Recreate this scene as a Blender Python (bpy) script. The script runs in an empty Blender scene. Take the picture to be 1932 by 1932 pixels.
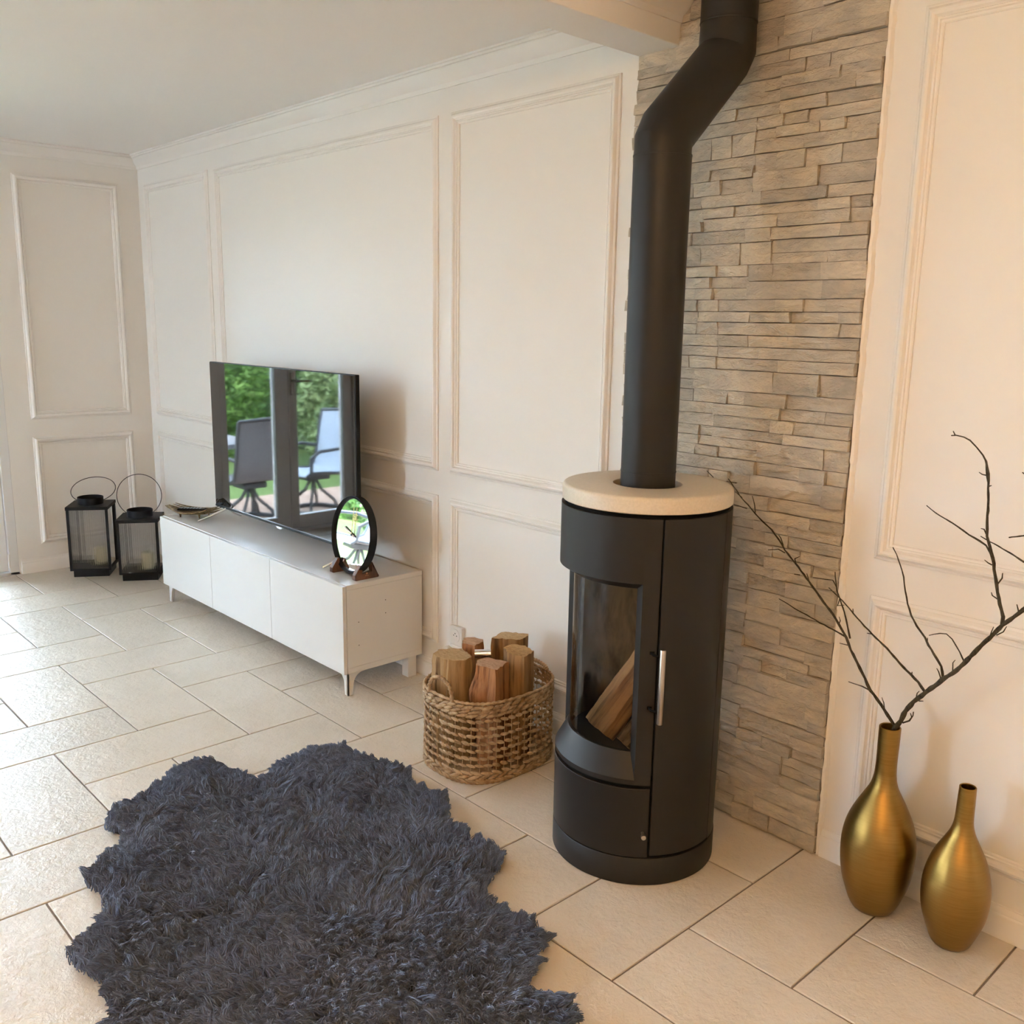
import bpy, bmesh, math, random
import numpy as np
from mathutils import Vector, Matrix
random.seed(7); RNG = np.random.default_rng(7)
D = bpy.data; SC = bpy.context.scene; COL = SC.collection
pi = math.pi; rad = math.radians

# ------------------------------------------------------------------ camera, world, lights, exposure
yaw, pitch, roll = 0.8205, -0.1995, 0.0168
fw = Vector((-math.sin(yaw)*math.cos(pitch), math.cos(yaw)*math.cos(pitch), math.sin(pitch)))
r_ = Vector((math.cos(yaw), math.sin(yaw), 0)); u_ = r_.cross(fw)
Rv = math.cos(roll)*r_ + math.sin(roll)*u_; Uv = -math.sin(roll)*r_ + math.cos(roll)*u_
cam_d = D.cameras.new('camera'); cam = D.objects.new('camera', cam_d); COL.objects.link(cam)
cam_d.sensor_width = 36.0; cam_d.lens = 1773.14/1932*36.0; cam_d.clip_start = 0.05
M = Matrix.Identity(4)
for i in range(3):
    M[i][0] = Rv[i]; M[i][1] = Uv[i]; M[i][2] = -fw[i]
M[0][3], M[1][3], M[2][3] = 6.0186, -2.4214, 1.539
cam.matrix_world = M; SC.camera = cam
SC.view_settings.view_transform = 'Standard'; SC.view_settings.look = 'None'
SC.view_settings.gamma = 1.0; SC.view_settings.use_curve_mapping = False
SC.view_settings.exposure = 0.80
SC.cycles.max_bounces = 6; SC.cycles.diffuse_bounces = 5; SC.cycles.glossy_bounces = 4
SC.cycles.transparent_max_bounces = 12; SC.cycles.use_adaptive_sampling = True; SC.cycles.adaptive_threshold = 0.22; SC.cycles.adaptive_min_samples = 18; SC.cycles.caustics_reflective = False; SC.cycles.sample_clamp_indirect = 6.0
SC.cycles.use_denoising = True

SKY = 17.0
SUN = 11.0
LAMP = 17.5; GLOBE_R = 0.09
W = D.worlds.new('sky'); SC.world = W; W.use_nodes = True
bg = W.node_tree.nodes['Background']; bg.inputs['Color'].default_value = (0.66, 0.825, 1.0, 1); bg.inputs['Strength'].default_value = SKY
sd = D.lights.new('sun', 'SUN'); sd.energy = SUN; sd.angle = 0.02; sd.color = (1.0, 0.93, 0.82)
so = D.objects.new('sun', sd); COL.objects.link(so)
so.rotation_euler = Vector((-0.8, -0.15, -0.9)).to_track_quat('-Z', 'Y').to_euler()

# ------------------------------------------------------------------ materials
def nt(name):
    m = D.materials.new(name); m.use_nodes = True
    return m, m.node_tree.nodes, m.node_tree.links, m.node_tree.nodes['Principled BSDF']
def setp(b, col=None, rough=None, metal=None, spec=None, ior=None):
    if col is not None: b.inputs['Base Color'].default_value = (*col, 1)
    if rough is not None: b.inputs['Roughness'].default_value = rough
    if metal is not None: b.inputs['Metallic'].default_value = metal
    if spec is not None: b.inputs['Specular IOR Level'].default_value = spec
    if ior is not None: b.inputs['IOR'].default_value = ior
def coords(N, L, scale=(1, 1, 1), kind='Object'):
    tc = N.new('ShaderNodeTexCoord'); mp = N.new('ShaderNodeMapping')
    mp.inputs['Scale'].default_value = scale; L.new(tc.outputs[kind], mp.inputs['Vector'])
    return mp.outputs['Vector']
def noise(N, L, vec, scale, detail=4, rough=0.55, dist=0.0):
    n = N.new('ShaderNodeTexNoise'); n.inputs['Scale'].default_value = scale; n.inputs['Detail'].default_value = detail
    n.inputs['Roughness'].default_value = rough; n.inputs['Distortion'].default_value = dist
    if vec is not None: L.new(vec, n.inputs['Vector'])
    return n.outputs['Fac']
def ramp(N, L, fac, stops):
    r = N.new('ShaderNodeValToRGB'); e = r.color_ramp.elements
    while len(e) < len(stops): e.new(0.5)
    for i, (p, c) in enumerate(stops): e[i].position = p; e[i].color = (*c, 1)
    L.new(fac, r.inputs['Fac']); return r.outputs['Color']
def bump(N, L, b, height, strength=0.3, dist=0.01, normal=None):
    n = N.new('ShaderNodeBump'); n.inputs['Strength'].default_value = strength; n.inputs['Distance'].default_value = dist
    L.new(height, n.inputs['Height'])
    if normal is not None: L.new(normal, n.inputs['Normal'])
    L.new(n.outputs['Normal'], b.inputs['Normal']); return n.outputs['Normal']
def mixc(N, L, fac, a, b_, mode='MIX'):
    m = N.new('ShaderNodeMix'); m.data_type = 'RGBA'; m.blend_type = mode
    for s, v in ((m.inputs[0], fac), (m.inputs[6], a), (m.inputs[7], b_)):
        if isinstance(v, (int, float)): s.default_value = v
        elif isinstance(v, tuple): s.default_value = (*v, 1)
        else: L.new(v, s)
    return m.outputs[2]
MT = {}
def plain(key, col, rough=0.5, metal=0.0, spec=0.5, bs=None):
    m, N, L, b = nt(key); setp(b, col, rough, metal, spec)
    if bs: bump(N, L, b, noise(N, L, coords(N, L), bs[0], 3), bs[1], bs[2])
    MT[key] = m; return m

plain('wall_paint', (0.85, 0.83, 0.795), 0.62)
plain('trim_paint', (0.86, 0.84, 0.81), 0.42)
plain('ceiling_paint', (0.90, 0.895, 0.88), 0.7)
plain('grout', (0.21, 0.17, 0.13), 0.75)
plain('white_lacquer', (0.73, 0.725, 0.71), 0.28)
plain('white_plastic', (0.80, 0.78, 0.74), 0.35)
plain('black_hole', (0.006, 0.006, 0.006), 0.8)
plain('stove_paint', (0.015, 0.0115, 0.0095), 0.46, spec=0.3)
plain('stove_core', (0.003, 0.003, 0.003), 0.8, spec=0.1)
plain('steel', (0.50, 0.45, 0.40), 0.34, 1.0)
plain('chrome', (0.75, 0.76, 0.78), 0.15, 1.0)
plain('lantern_black', (0.006, 0.007, 0.010), 0.5, spec=0.22)
plain('tv_black', (0.004, 0.004, 0.005), 0.4, spec=0.2)
plain('candle_wax', (0.82, 0.78, 0.55), 0.5)
plain('clock_gold', (0.80, 0.58, 0.28), 0.25, 1.0)
plain('clock_white', (0.9, 0.88, 0.82), 0.4)
plain('emblem', (0.55, 0.25, 0.10), 0.4)
plain('remote_black', (0.008, 0.008, 0.009), 0.4, spec=0.25)
plain('upvc', (0.80, 0.80, 0.80), 0.35)
plain('patio_mesh', (0.16, 0.16, 0.17), 0.8)
plain('patio_mesh_light', (0.42, 0.48, 0.56), 0.8)
plain('patio_metal', (0.04, 0.045, 0.05), 0.4)
plain('render_grey', (0.30, 0.30, 0.29), 0.9, bs=(60, 0.5, 0.01))
plain('skin_backing', (0.02, 0.022, 0.027), 0.9)
plain('shade_white', (0.8, 0.78, 0.74), 0.5)

m, N, L, b = nt('mirror'); setp(b, (0.86, 0.87, 0.88), 0.02, 1.0); MT['mirror'] = m
m, N, L, b = nt('tv_screen'); setp(b, (0.004, 0.0045, 0.005), 0.03, 0.0, 0.5, 1.75); MT['tv_screen'] = m

def arch_glass(key, tint=(1, 1, 1), ior=1.45, haze=0.0, hazecol=(0.9, 0.9, 0.9), rough=0.0):
    m, N, L, b = nt(key); N.remove(b); out = N['Material Output']
    t = N.new('ShaderNodeBsdfTransparent'); t.inputs['Color'].default_value = (*tint, 1)
    g = N.new('ShaderNodeBsdfGlossy'); g.inputs['Roughness'].default_value = rough
    f = N.new('ShaderNodeFresnel'); f.inputs['IOR'].default_value = ior
    mx = N.new('ShaderNodeMixShader'); L.new(f.outputs[0], mx.inputs[0]); L.new(t.outputs[0], mx.inputs[1]); L.new(g.outputs[0], mx.inputs[2])
    s = mx.outputs[0]
    if haze:
        d = N.new('ShaderNodeBsdfTranslucent'); d.inputs['Color'].default_value = (*hazecol, 1)
        m2 = N.new('ShaderNodeMixShader'); m2.inputs[0].default_value = haze; L.new(s, m2.inputs[1]); L.new(d.outputs[0], m2.inputs[2]); s = m2.outputs[0]
    L.new(s, out.inputs['Surface']); MT[key] = m
arch_glass('window_glass'); arch_glass('stove_glass', (0.86, 0.83, 0.80), 1.5)
arch_glass('reeded_glass', (0.93, 0.94, 0.95), 1.5, 0.22, (0.85, 0.86, 0.88), 0.05)

# floor tile: cleft-stone ceramic
m, N, L, b = nt('floor_tile'); setp(b, rough=0.34, spec=0.32)
oi = N.new('ShaderNodeObjectInfo'); tc = N.new('ShaderNodeTexCoord')
ad = N.new('ShaderNodeVectorMath'); ad.operation = 'ADD'
sc_ = N.new('ShaderNodeVectorMath'); sc_.operation = 'SCALE'; sc_.inputs['Scale'].default_value = 1.0
cb = N.new('ShaderNodeCombineXYZ'); mu = N.new('ShaderNodeMath'); mu.operation = 'MULTIPLY'; mu.inputs[1].default_value = 37.0
L.new(oi.outputs['Random'], mu.inputs[0]); L.new(mu.outputs[0], cb.inputs[0]); L.new(mu.outputs[0], cb.inputs[2])
L.new(tc.outputs['Object'], ad.inputs[0]); L.new(cb.outputs[0], ad.inputs[1]); vec = ad.outputs[0]
n1 = noise(N, L, vec, 5, 5, 0.6); n2 = noise(N, L, vec, 85, 4, 0.65, 0.1)
c1 = ramp(N, L, n1, [(0.3, (0.64, 0.57, 0.475)), (0.7, (0.71, 0.64, 0.55))])
hv = N.new('ShaderNodeHueSaturation'); L.new(c1, hv.inputs['Color'])
mr = N.new('ShaderNodeMapRange'); mr.inputs['To Min'].default_value = 0.95; mr.inputs['To Max'].default_value = 1.05
L.new(oi.outputs['Random'], mr.inputs['Value']); L.new(mr.outputs[0], hv.inputs['Value']); L.new(hv.outputs[0], b.inputs['Base Color'])
n3 = noise(N, L, vec, 28, 6, 0.62, 0.25)
pw = N.new('ShaderNodeMath'); pw.operation = 'MULTIPLY_ADD'; pw.inputs[1].default_value = 0.35; L.new(n2, pw.inputs[0]); L.new(n3, pw.inputs[2])
bump(N, L, b, pw.outputs[0], 0.7, 0.006)
rr = ramp(N, L, n2, [(0.3, (0.26,)*3), (0.7, (0.44,)*3)]); L.new(rr, b.inputs['Roughness'])
MT['floor_tile'] = m

# ledger stone
m, N, L, b = nt('ledger_stone'); setp(b, rough=0.82, spec=0.25)
oi = N.new('ShaderNodeObjectInfo'); tc = N.new('ShaderNodeTexCoord')
ad = N.new('ShaderNodeVectorMath'); ad.operation = 'ADD'; cb = N.new('ShaderNodeCombineXYZ')
mu = N.new('ShaderNodeMath'); mu.operation = 'MULTIPLY'; mu.inputs[1].default_value = 23.0
L.new(oi.outputs['Random'], mu.inputs[0]); L.new(mu.outputs[0], cb.inputs[0]); L.new(mu.outputs[0], cb.inputs[1])
L.new(tc.outputs['Object'], ad.inputs[0]); L.new(cb.outputs[0], ad.inputs[1])
mp = N.new('ShaderNodeMapping'); mp.inputs['Scale'].default_value = (1, 1, 2.2); L.new(ad.outputs[0], mp.inputs['Vector']); vec = mp.outputs[0]
n1 = noise(N, L, vec, 9, 5, 0.6, 0.8); n2 = noise(N, L, vec, 45, 6, 0.65, 0.5); n3 = noise(N, L, vec, 160, 3, 0.6)
base = ramp(N, L, oi.outputs['Random'], [(0.0, (0.50, 0.455, 0.39)), (0.5, (0.58, 0.53, 0.455)), (1.0, (0.65, 0.59, 0.50))])
warm = ramp(N, L, n1, [(0.35, (0.78, 0.79, 0.80)), (0.62, (1.06, 1.03, 0.97))])
c2 = mixc(N, L, 1.0, base, warm, 'MULTIPLY'); L.new(c2, b.inputs['Base Color'])
s1 = N.new('ShaderNodeMath'); s1.operation = 'MULTIPLY_ADD'; s1.inputs[1].default_value = 0.4; L.new(n2, s1.inputs[0]); L.new(n1, s1.inputs[2])
s2 = N.new('ShaderNodeMath'); s2.operation = 'MULTIPLY_ADD'; s2.inputs[1].default_value = 0.12; L.new(n3, s2.inputs[0]); L.new(s1.outputs[0], s2.inputs[2])
bump(N, L, b, s2.outputs[0], 0.95, 0.016); MT['ledger_stone'] = m

# stove top: sand-coloured stone
m, N, L, b = nt('stove_top_stone'); setp(b, rough=0.38)
v = coords(N, L); c = ramp(N, L, noise(N, L, v, 160, 2), [(0.3, (0.60, 0.53, 0.42)), (0.7, (0.67, 0.59, 0.48))]); L.new(c, b.inputs['Base Color'])
MT['stove_top_stone'] = m

# firebox lining: vermiculite with soot
m, N, L, b = nt('fire_lining'); setp(b, rough=0.9, spec=0.2)
v = coords(N, L, (1, 1, 0.45)); c = ramp(N, L, noise(N, L, v, 9, 6, 0.6, 0.4), [(0.30, (0.07, 0.052, 0.034)), (0.48, (0.32, 0.25, 0.16)), (0.75, (0.46, 0.37, 0.25))])
L.new(c, b.inputs['Base Color']); MT['fire_lining'] = m

# brushed gold
m, N, L, b = nt('brushed_gold'); setp(b, (0.32, 0.19, 0.05), 0.36, 1.0)
v = coords(N, L, (1, 1, 14)); n = noise(N, L, v, 14, 5, 0.6)
c = ramp(N, L, n, [(0.3, (0.29, 0.172, 0.044)), (0.7, (0.35, 0.215, 0.062))]); L.new(c, b.inputs['Base Color'])
r2 = ramp(N, L, n, [(0.3, (0.33,)*3), (0.7, (0.42,)*3)]); L.new(r2, b.inputs['Roughness']); MT['brushed_gold'] = m

def wood(key, dark, light, ring=20, bmp=0.8, rough=0.75, stretch=0.07):
    m, N, L, b = nt(key); setp(b, rough=rough, spec=0.3)
    v = coords(N, L, (1, 1, stretch))
    n1 = noise(N, L, v, ring, 5, 0.6, 0.7); n2 = noise(N, L, v, ring*4.5, 4, 0.6)
    f = N.new('ShaderNodeMath'); f.operation = 'MULTIPLY_ADD'; f.inputs[1].default_value = 0.45; L.new(n2, f.inputs[0])
    h = N.new('ShaderNodeMath'); h.operation = 'MULTIPLY'; h.inputs[1].default_value = 0.62; L.new(n1, h.inputs[0]); L.new(h.outputs[0], f.inputs[2])
    c = ramp(N, L, f.outputs[0], [(0.40, tuple(.62*a for a in dark)), (0.50, tuple((a+b_)/2 for a, b_ in zip(dark, light))), (0.61, light)])
    L.new(c, b.inputs['Base Color']); bump(N, L, b, f.outputs[0], bmp, 0.006); MT[key] = m
wood('split_oak', (0.15, 0.072, 0.027), (0.37, 0.205, 0.082))
wood('split_red', (0.18, 0.068, 0.026), (0.42, 0.20, 0.085))
wood('split_pale', (0.17, 0.095, 0.040), (0.40, 0.25, 0.115))
wood('bark', (0.075, 0.055, 0.035), (0.24, 0.18, 0.115), 16, 1.0, 0.9, 0.35)
wood('walnut', (0.060, 0.024, 0.012), (0.15, 0.062, 0.028), 30, 0.1, 0.4)
wood('branch_bark', (0.022, 0.016, 0.010), (0.070, 0.056, 0.034), 60, 0.6, 0.8, 0.5)
def endgrain(key, a, c_):
    m, N, L, b = nt(key); setp(b, rough=0.85, spec=0.2)
    tc = N.new('ShaderNodeTexCoord'); mp = N.new('ShaderNodeMapping'); mp.inputs['Location'].default_value = (0.05, 0.04, 0); L.new(tc.outputs['Object'], mp.inputs['Vector'])
    w = N.new('ShaderNodeTexNoise'); w.inputs['Scale'].default_value = 30; w.inputs['Detail'].default_value = 6; w.inputs['Distortion'].default_value = 2.0; mp.inputs['Scale'].default_value = (1, 3.2, 1)
    L.new(mp.outputs[0], w.inputs['Vector']); n = noise(N, L, tc.outputs['Object'], 120, 4, 0.7)
    f = N.new('ShaderNodeMath'); f.operation = 'MULTIPLY_ADD'; f.inputs[1].default_value = 0.9; L.new(w.outputs['Fac'], f.inputs[0]); h_ = N.new('ShaderNodeMath'); h_.operation = 'MULTIPLY'; h_.inputs[1].default_value = .35; L.new(n, h_.inputs[0]); L.new(h_.outputs[0], f.inputs[2])
    L.new(ramp(N, L, f.outputs[0], [(0.35, a), (0.85, c_)]), b.inputs['Base Color']); bump(N, L, b, n, 0.6, 0.004); MT[key] = m
endgrain('end_tan', (0.27, 0.16, 0.07), (0.52, 0.36, 0.19)); endgrain('end_pink', (0.30, 0.16, 0.085), (0.55, 0.36, 0.235)); endgrain('end_orange', (0.26, 0.13, 0.045), (0.55, 0.33, 0.14))

# wicker
m, N, L, b = nt('wicker'); setp(b, rough=0.6, spec=0.4)
v = coords(N, L); n = noise(N, L, v, 35, 5, 0.65); n2 = noise(N, L, coords(N, L, (1, 1, 5)), 120, 3)
c = ramp(N, L, n, [(0.3, (0.22, 0.125, 0.058)), (0.5, (0.40, 0.265, 0.14)), (0.72, (0.54, 0.40, 0.245))]); L.new(c, b.inputs['Base Color']); bump(N, L, b, n2, 0.5, 0.003); MT['wicker'] = m
# dish
m, N, L, b = nt('antique_bronze'); setp(b, rough=0.45, metal=0.35)
c = ramp(N, L, noise(N, L, coords(N, L), 60, 4), [(0.35, (0.10, 0.065, 0.025)), (0.65, (0.33, 0.235, 0.115))]); L.new(c, b.inputs['Base Color']); MT['antique_bronze'] = m
# fur
m, N, L, b = nt('sheep_fur'); setp(b, rough=0.55, spec=0.35)
tc = N.new('ShaderNodeTexCoord'); hi = N.new('ShaderNodeHairInfo')
c = ramp(N, L, noise(N, L, tc.outputs['Object'], 6, 4), [(0.3, (0.066, 0.094, 0.160)), (0.7, (0.115, 0.150, 0.235))])
rnd = ramp(N, L, hi.outputs['Random'], [(0.0, (0.7,)*3), (1.0, (1.35,)*3)])
c2 = mixc(N, L, 1.0, c, rnd, 'MULTIPLY'); L.new(c2, b.inputs['Base Color'])
b.inputs['Sheen Weight'].default_value = 0.15; MT['sheep_fur'] = m
# outside
m, N, L, b = nt('lawn_green'); setp(b, rough=0.9, spec=0.2)
L.new(ramp(N, L, noise(N, L, coords(N, L), 30, 5), [(0.3, (0.07, 0.12, 0.035)), (0.7, (0.14, 0.21, 0.07))]), b.inputs['Base Color']); MT['lawn_green'] = m
def leafm(key, a, c_):
    m, N, L, b = nt(key); setp(b, rough=0.55, spec=0.3)
    L.new(ramp(N, L, noise(N, L, coords(N, L), 3.5, 5), [(0.3, a), (0.7, c_)]), b.inputs['Base Color']); MT[key] = m
leafm('leaf_dark', (0.022, 0.065, 0.015), (0.07, 0.155, 0.035)); leafm('leaf_mid', (0.05, 0.12, 0.02), (0.16, 0.29, 0.06)); leafm('leaf_pale', (0.12, 0.20, 0.07), (0.33, 0.42, 0.20))
m, N, L, b = nt('paver'); setp(b, rough=0.85)
br = N.new('ShaderNodeTexBrick'); L.new(coords(N, L, (1, 1, 1)), br.inputs['Vector']); br.inputs['Scale'].default_value = 4.0
for k, cc in (('Color1', (0.46, 0.30, 0.22)), ('Color2', (0.56, 0.39, 0.30)), ('Mortar', (0.30, 0.24, 0.20))): br.inputs[k].default_value = (*cc, 1)
br.inputs['Mortar Size'].default_value = 0.012; L.new(br.outputs['Color'], b.inputs['Base Color']); MT['paver'] = m
m, N, L, b = nt('ribbed_glass'); N.remove(b); out = N['Material Output']
t_ = N.new('ShaderNodeBsdfTransparent'); t_.inputs['Color'].default_value = (.95, .96, .97, 1); g_ = N.new('ShaderNodeBsdfGlass'); g_.inputs['IOR'].default_value = 1.45; g_.inputs['Roughness'].default_value = 0.02
tr = N.new('ShaderNodeBsdfTranslucent'); tr.inputs['Color'].default_value = (.92, .93, .95, 1)
ma = N.new('ShaderNodeMixShader'); ma.inputs[0].default_value = .42; L.new(t_.outputs[0], ma.inputs[1]); L.new(g_.outputs[0], ma.inputs[2])
mb_ = N.new('ShaderNodeMixShader'); mb_.inputs[0].default_value = .08; L.new(ma.outputs[0], mb_.inputs[1]); L.new(tr.outputs[0], mb_.inputs[2]); L.new(mb_.outputs[0], out.inputs['Surface']); MT['ribbed_glass'] = m
plain('ash', (0.10, 0.08, 0.058), 0.9)
plain('stone_joint', (0.16, 0.135, 0.105), 0.9)
plain('gravel', (0.42, 0.40, 0.37), 0.9)
def emis(key, col, s):
    m, N, L, b = nt(key); setp(b, (0.9, 0.88, 0.84), 0.4); b.inputs['Emission Color'].default_value = (*col, 1); b.inputs['Emission Strength'].default_value = s; MT[key] = m
emis('lamp_glow', (1.0, 0.55, 0.21), LAMP/(4*pi*pi*GLOBE_R**2))

# ------------------------------------------------------------------ mesh helpers
class MB:
    """collects geometry in world coordinates, links it as one mesh object"""
    def __init__(s): s.v = []; s.f = []; s.m = []
    def add(s, vs, fs, mi=0):
        o = len(s.v); s.v += [tuple(p) for p in vs]; s.f += [tuple(i+o for i in f) for f in fs]; s.m += [mi]*len(fs); return s
    def box(s, a, b, mi=0):
        x0, y0, z0 = (min(p, q) for p, q in zip(a, b)); x1, y1, z1 = (max(p, q) for p, q in zip(a, b))
        return s.add([(x0,y0,z0),(x1,y0,z0),(x1,y1,z0),(x0,y1,z0),(x0,y0,z1),(x1,y0,z1),(x1,y1,z1),(x0,y1,z1)],
                     [(0,3,2,1),(4,5,6,7),(0,1,5,4),(1,2,6,5),(2,3,7,6),(3,0,4,7)], mi)
    def obox(s, c, e1, e2, h1, h2, z0, z1, mi=0):      # box on rotated axes
        c = Vector((c[0], c[1], 0)); e1 = Vector((*e1, 0)); e2 = Vector((*e2, 0)); P = []
        for z in (z0, z1):
            for a, b in ((-1,-1),(1,-1),(1,1),(-1,1)): q = c+e1*h1*a+e2*h2*b; P.append((q.x, q.y, z))
        return s.add(P, [(0,3,2,1),(4,5,6,7),(0,1,5,4),(1,2,6,5),(2,3,7,6),(3,0,4,7)], mi)
    def tube(s, pts, rads, n=8, cap=True, mi=0):
        pts = [Vector(p) for p in pts]; rr = rads if isinstance(rads, (list, tuple)) else [rads]*len(pts)
        up = None; rings = []
        for i, p in enumerate(pts):
            t = (pts[min(i+1, len(pts)-1)] - pts[max(i-1, 0)])
            if t.length < 1e-9: t = Vector((0, 0, 1))
            t.normalize()
            if up is None: up = t.orthogonal().normalized()
            else:
                up = up - t*up.dot(t)
                up = up.normalized() if up.length > 1e-6 else t.orthogonal().normalized()
            w = t.cross(up); k = 1.0
            if 0 < i < len(pts)-1:
                a = (pts[i]-pts[i-1]).normalized(); c = max(0.35, a.dot(t)); k = 1/c
                n0 = (pts[i+1]-pts[i]).normalized(); bis = n0 - a
                rings.append([p + (up*math.cos(q)+w*math.sin(q))*rr[i] + (bis.normalized()*((up*math.cos(q)+w*math.sin(q)).dot(bis.normalized()))*rr[i]*(k-1) if bis.length > 1e-6 else Vector()) for q in [2*pi*j/n for j in range(n)]])
            else: rings.append([p + (up*math.cos(q)+w*math.sin(q))*rr[i] for q in [2*pi*j/n for j in range(n)]])
        V = [q for r in rings for q in r]; F = []
        for i in range(len(rings)-1):
            for j in range(n): F.append((i*n+j, i*n+(j+1)%n, (i+1)*n+(j+1)%n, (i+1)*n+j))
        if cap: F.append(tuple(range(n))[::-1]); F.append(tuple((len(rings)-1)*n+j for j in range(n)))
        return s.add(V, F, mi)
    def lathe(s, prof, c=(0, 0), n=48, th0=0.0, th1=2*pi, mi=0):
        full = abs(th1-th0-2*pi) < 1e-6; k = n if full else n+1; V = []; F = []
        for r, z in prof:
            for j in range(k):
                a = th0+(th1-th0)*j/n; V.append((c[0]+r*math.cos(a), c[1]+r*math.sin(a), z))
        for i in range(len(prof)-1):
            for j in range(n):
                q = (j+1) % k if full else j+1
                F.append((i*k+j, i*k+q, (i+1)*k+q, (i+1)*k+j))
        return s.add(V, F, mi)
    def prism(s, poly, axis, a, b, mi=0):      # poly in the two other axes
        n = len(poly); V = []
        for d in (a, b):
            for p, q in poly: V.append({'x': (d, p, q), 'y': (p, d, q), 'z': (p, q, d)}[axis])
        F = [tuple(range(n))[::-1], tuple(range(n, 2*n))] + [(i, (i+1) % n, n+(i+1) % n, n+i) for i in range(n)]
        return s.add(V, F, mi)
    def ellip(s, c, ax, n=8, k=5, mi=0):       # ellipsoid on three axis vectors
        c = Vector(c); V = []; F = []
        for i in range(1, k):
            ph = pi*i/k
            for j in range(n):
                a = 2*pi*j/n; V.append(c+ax[0]*math.sin(ph)*math.cos(a)+ax[1]*math.sin(ph)*math.sin(a)+ax[2]*math.cos(ph))
        V += [c+ax[2], c-ax[2]]
        for i in range(k-2):
            for j in range(n): F.append((i*n+j, (i+1)*n+j, (i+1)*n+(j+1) % n, i*n+(j+1) % n))
        t = (k-1)*n
        for j in range(n): F.append((t, j, (j+1) % n)); F.append((t+1, (k-2)*n+(j+1) % n, (k-2)*n+j))
        return s.add(V, F, mi)
    def build(s, name, mats, parent=None, smooth=None, bevel=None, origin=None, recalc=True):
        if origin is None: origin = parent_origin(parent) if parent is not None else Vector((0, 0, 0))
        origin = Vector(origin); me = D.meshes.new(name)
        me.from_pydata([tuple(Vector(p)-origin) for p in s.v], [], s.f)
        if recalc:
            bm = bmesh.new(); bm.from_mesh(me); bmesh.ops.recalc_face_normals(bm, faces=bm.faces); bm.to_mesh(me); bm.free()
        for k in (mats if isinstance(mats, (list, tuple)) else [mats]): me.materials.append(MT[k])
        if any(s.m): me.polygons.foreach_set('material_index', s.m)
        if smooth is not None:
            me.polygons.foreach_set('use_smooth', [True]*len(me.polygons)); me.set_sharp_from_angle(angle=rad(smooth))
        o = D.objects.new(name, me); COL.objects.link(o)
        if parent is not None:
            o.parent = parent; o.location = origin - parent_origin(parent)
        else: o.location = origin
        if bevel:
            md = o.modifiers.new('bevel', 'BEVEL'); md.width = bevel; md.segments = 2; md.limit_method = 'ANGLE'; md.angle_limit = rad(40); md.harden_normals = False
        return o
ORG = {}
def parent_origin(o):
    p = Vector(o.location)
    while o.parent is not None: o = o.parent; p += Vector(o.location)
    return p
def tag(o, label=None, cat=None, group=None, kind=None):
    if label: o['label'] = label
    if cat: o['category'] = cat
    if group: o['group'] = group
    if kind: o['kind'] = kind
    return o
def empty(name, loc, label=None, cat=None, group=None, kind=None):
    o = D.objects.new(name, None); COL.objects.link(o); o.location = loc; o.empty_display_size = 0.05
    return tag(o, label, cat, group, kind)
def S(o, label=None): return tag(o, label, kind='structure')
# ================================================================== THE SETTING
RX, RY, CZ = 8.2, -7.0, 2.49
DY0, DY1, DZ = -0.856, -2.03, 2.16            # glazed door opening in the left wall
def struct(o, label, cat): return tag(o, label, cat, kind='structure')

# ---- floor: grout bed with herringbone tiles
fl = struct(MB().box((-0.24, RY-0.25, -0.12), (RX+0.25, 0.25, -0.004)).build('floor', 'grout'), 'pale stone-look tile floor laid in herringbone with dark grout', 'floor')
P_ = 0.3011; X0 = 0.83; Y0 = -0.581; G = 0.0028
def tile_mesh(w, h, cache={}):
    key = (round(w, 4), round(h, 4))
    if key in cache: return cache[key]
    b = 0.0016; hx, hy = w/2-G, h/2-G; zt, zb = 0.0, -0.012; V = []
    for ix, iz in ((0, zb), (0, zt-b), (b, zt)):
        V += [(-hx+ix, -hy+ix, iz), (hx-ix, -hy+ix, iz), (hx-ix, hy-ix, iz), (-hx+ix, hy-ix, iz)]
    F = [(8, 9, 10, 11)] + [(k*4+i, k*4+(i+1) % 4, (k+1)*4+(i+1) % 4, (k+1)*4+i) for k in (0, 1) for i in range(4)]
    me = D.meshes.new('tile'); me.from_pydata(V, [], F); me.materials.append(MT['floor_tile']); cache[key] = me; return me
far = MB()
def add_tile(x0, x1, y0, y1):
    x0, x1, y0, y1 = max(x0, 0.0), min(x1, RX), max(y0, RY), min(y1, 0.0)
    if x1-x0 < 0.02 or y1-y0 < 0.02: return
    if y1 < -5.0:
        far.box((x0+G, y0+G, -.012), (x1-G, y1-G, 0)); return
    o = D.objects.new('tile', tile_mesh(x1-x0, y1-y0)); COL.objects.link(o); o.parent = fl; o.location = ((x0+x1)/2, (y0+y1)/2, 0)
yl = lambda r: Y0 - P_*r
for r in range(-2, 23):
    for c in range(-4, 26):
        xa = X0 + P_*c
        if (c + r) % 4 == 0: add_tile(xa, xa+P_, yl(r+1), yl(r-1))
        if (c + r - 1) % 4 == 0: add_tile(xa, xa+2*P_, yl(r+1), yl(r))

tag(far.build('tile_field', 'floor_tile', fl), kind='stuff')
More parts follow.
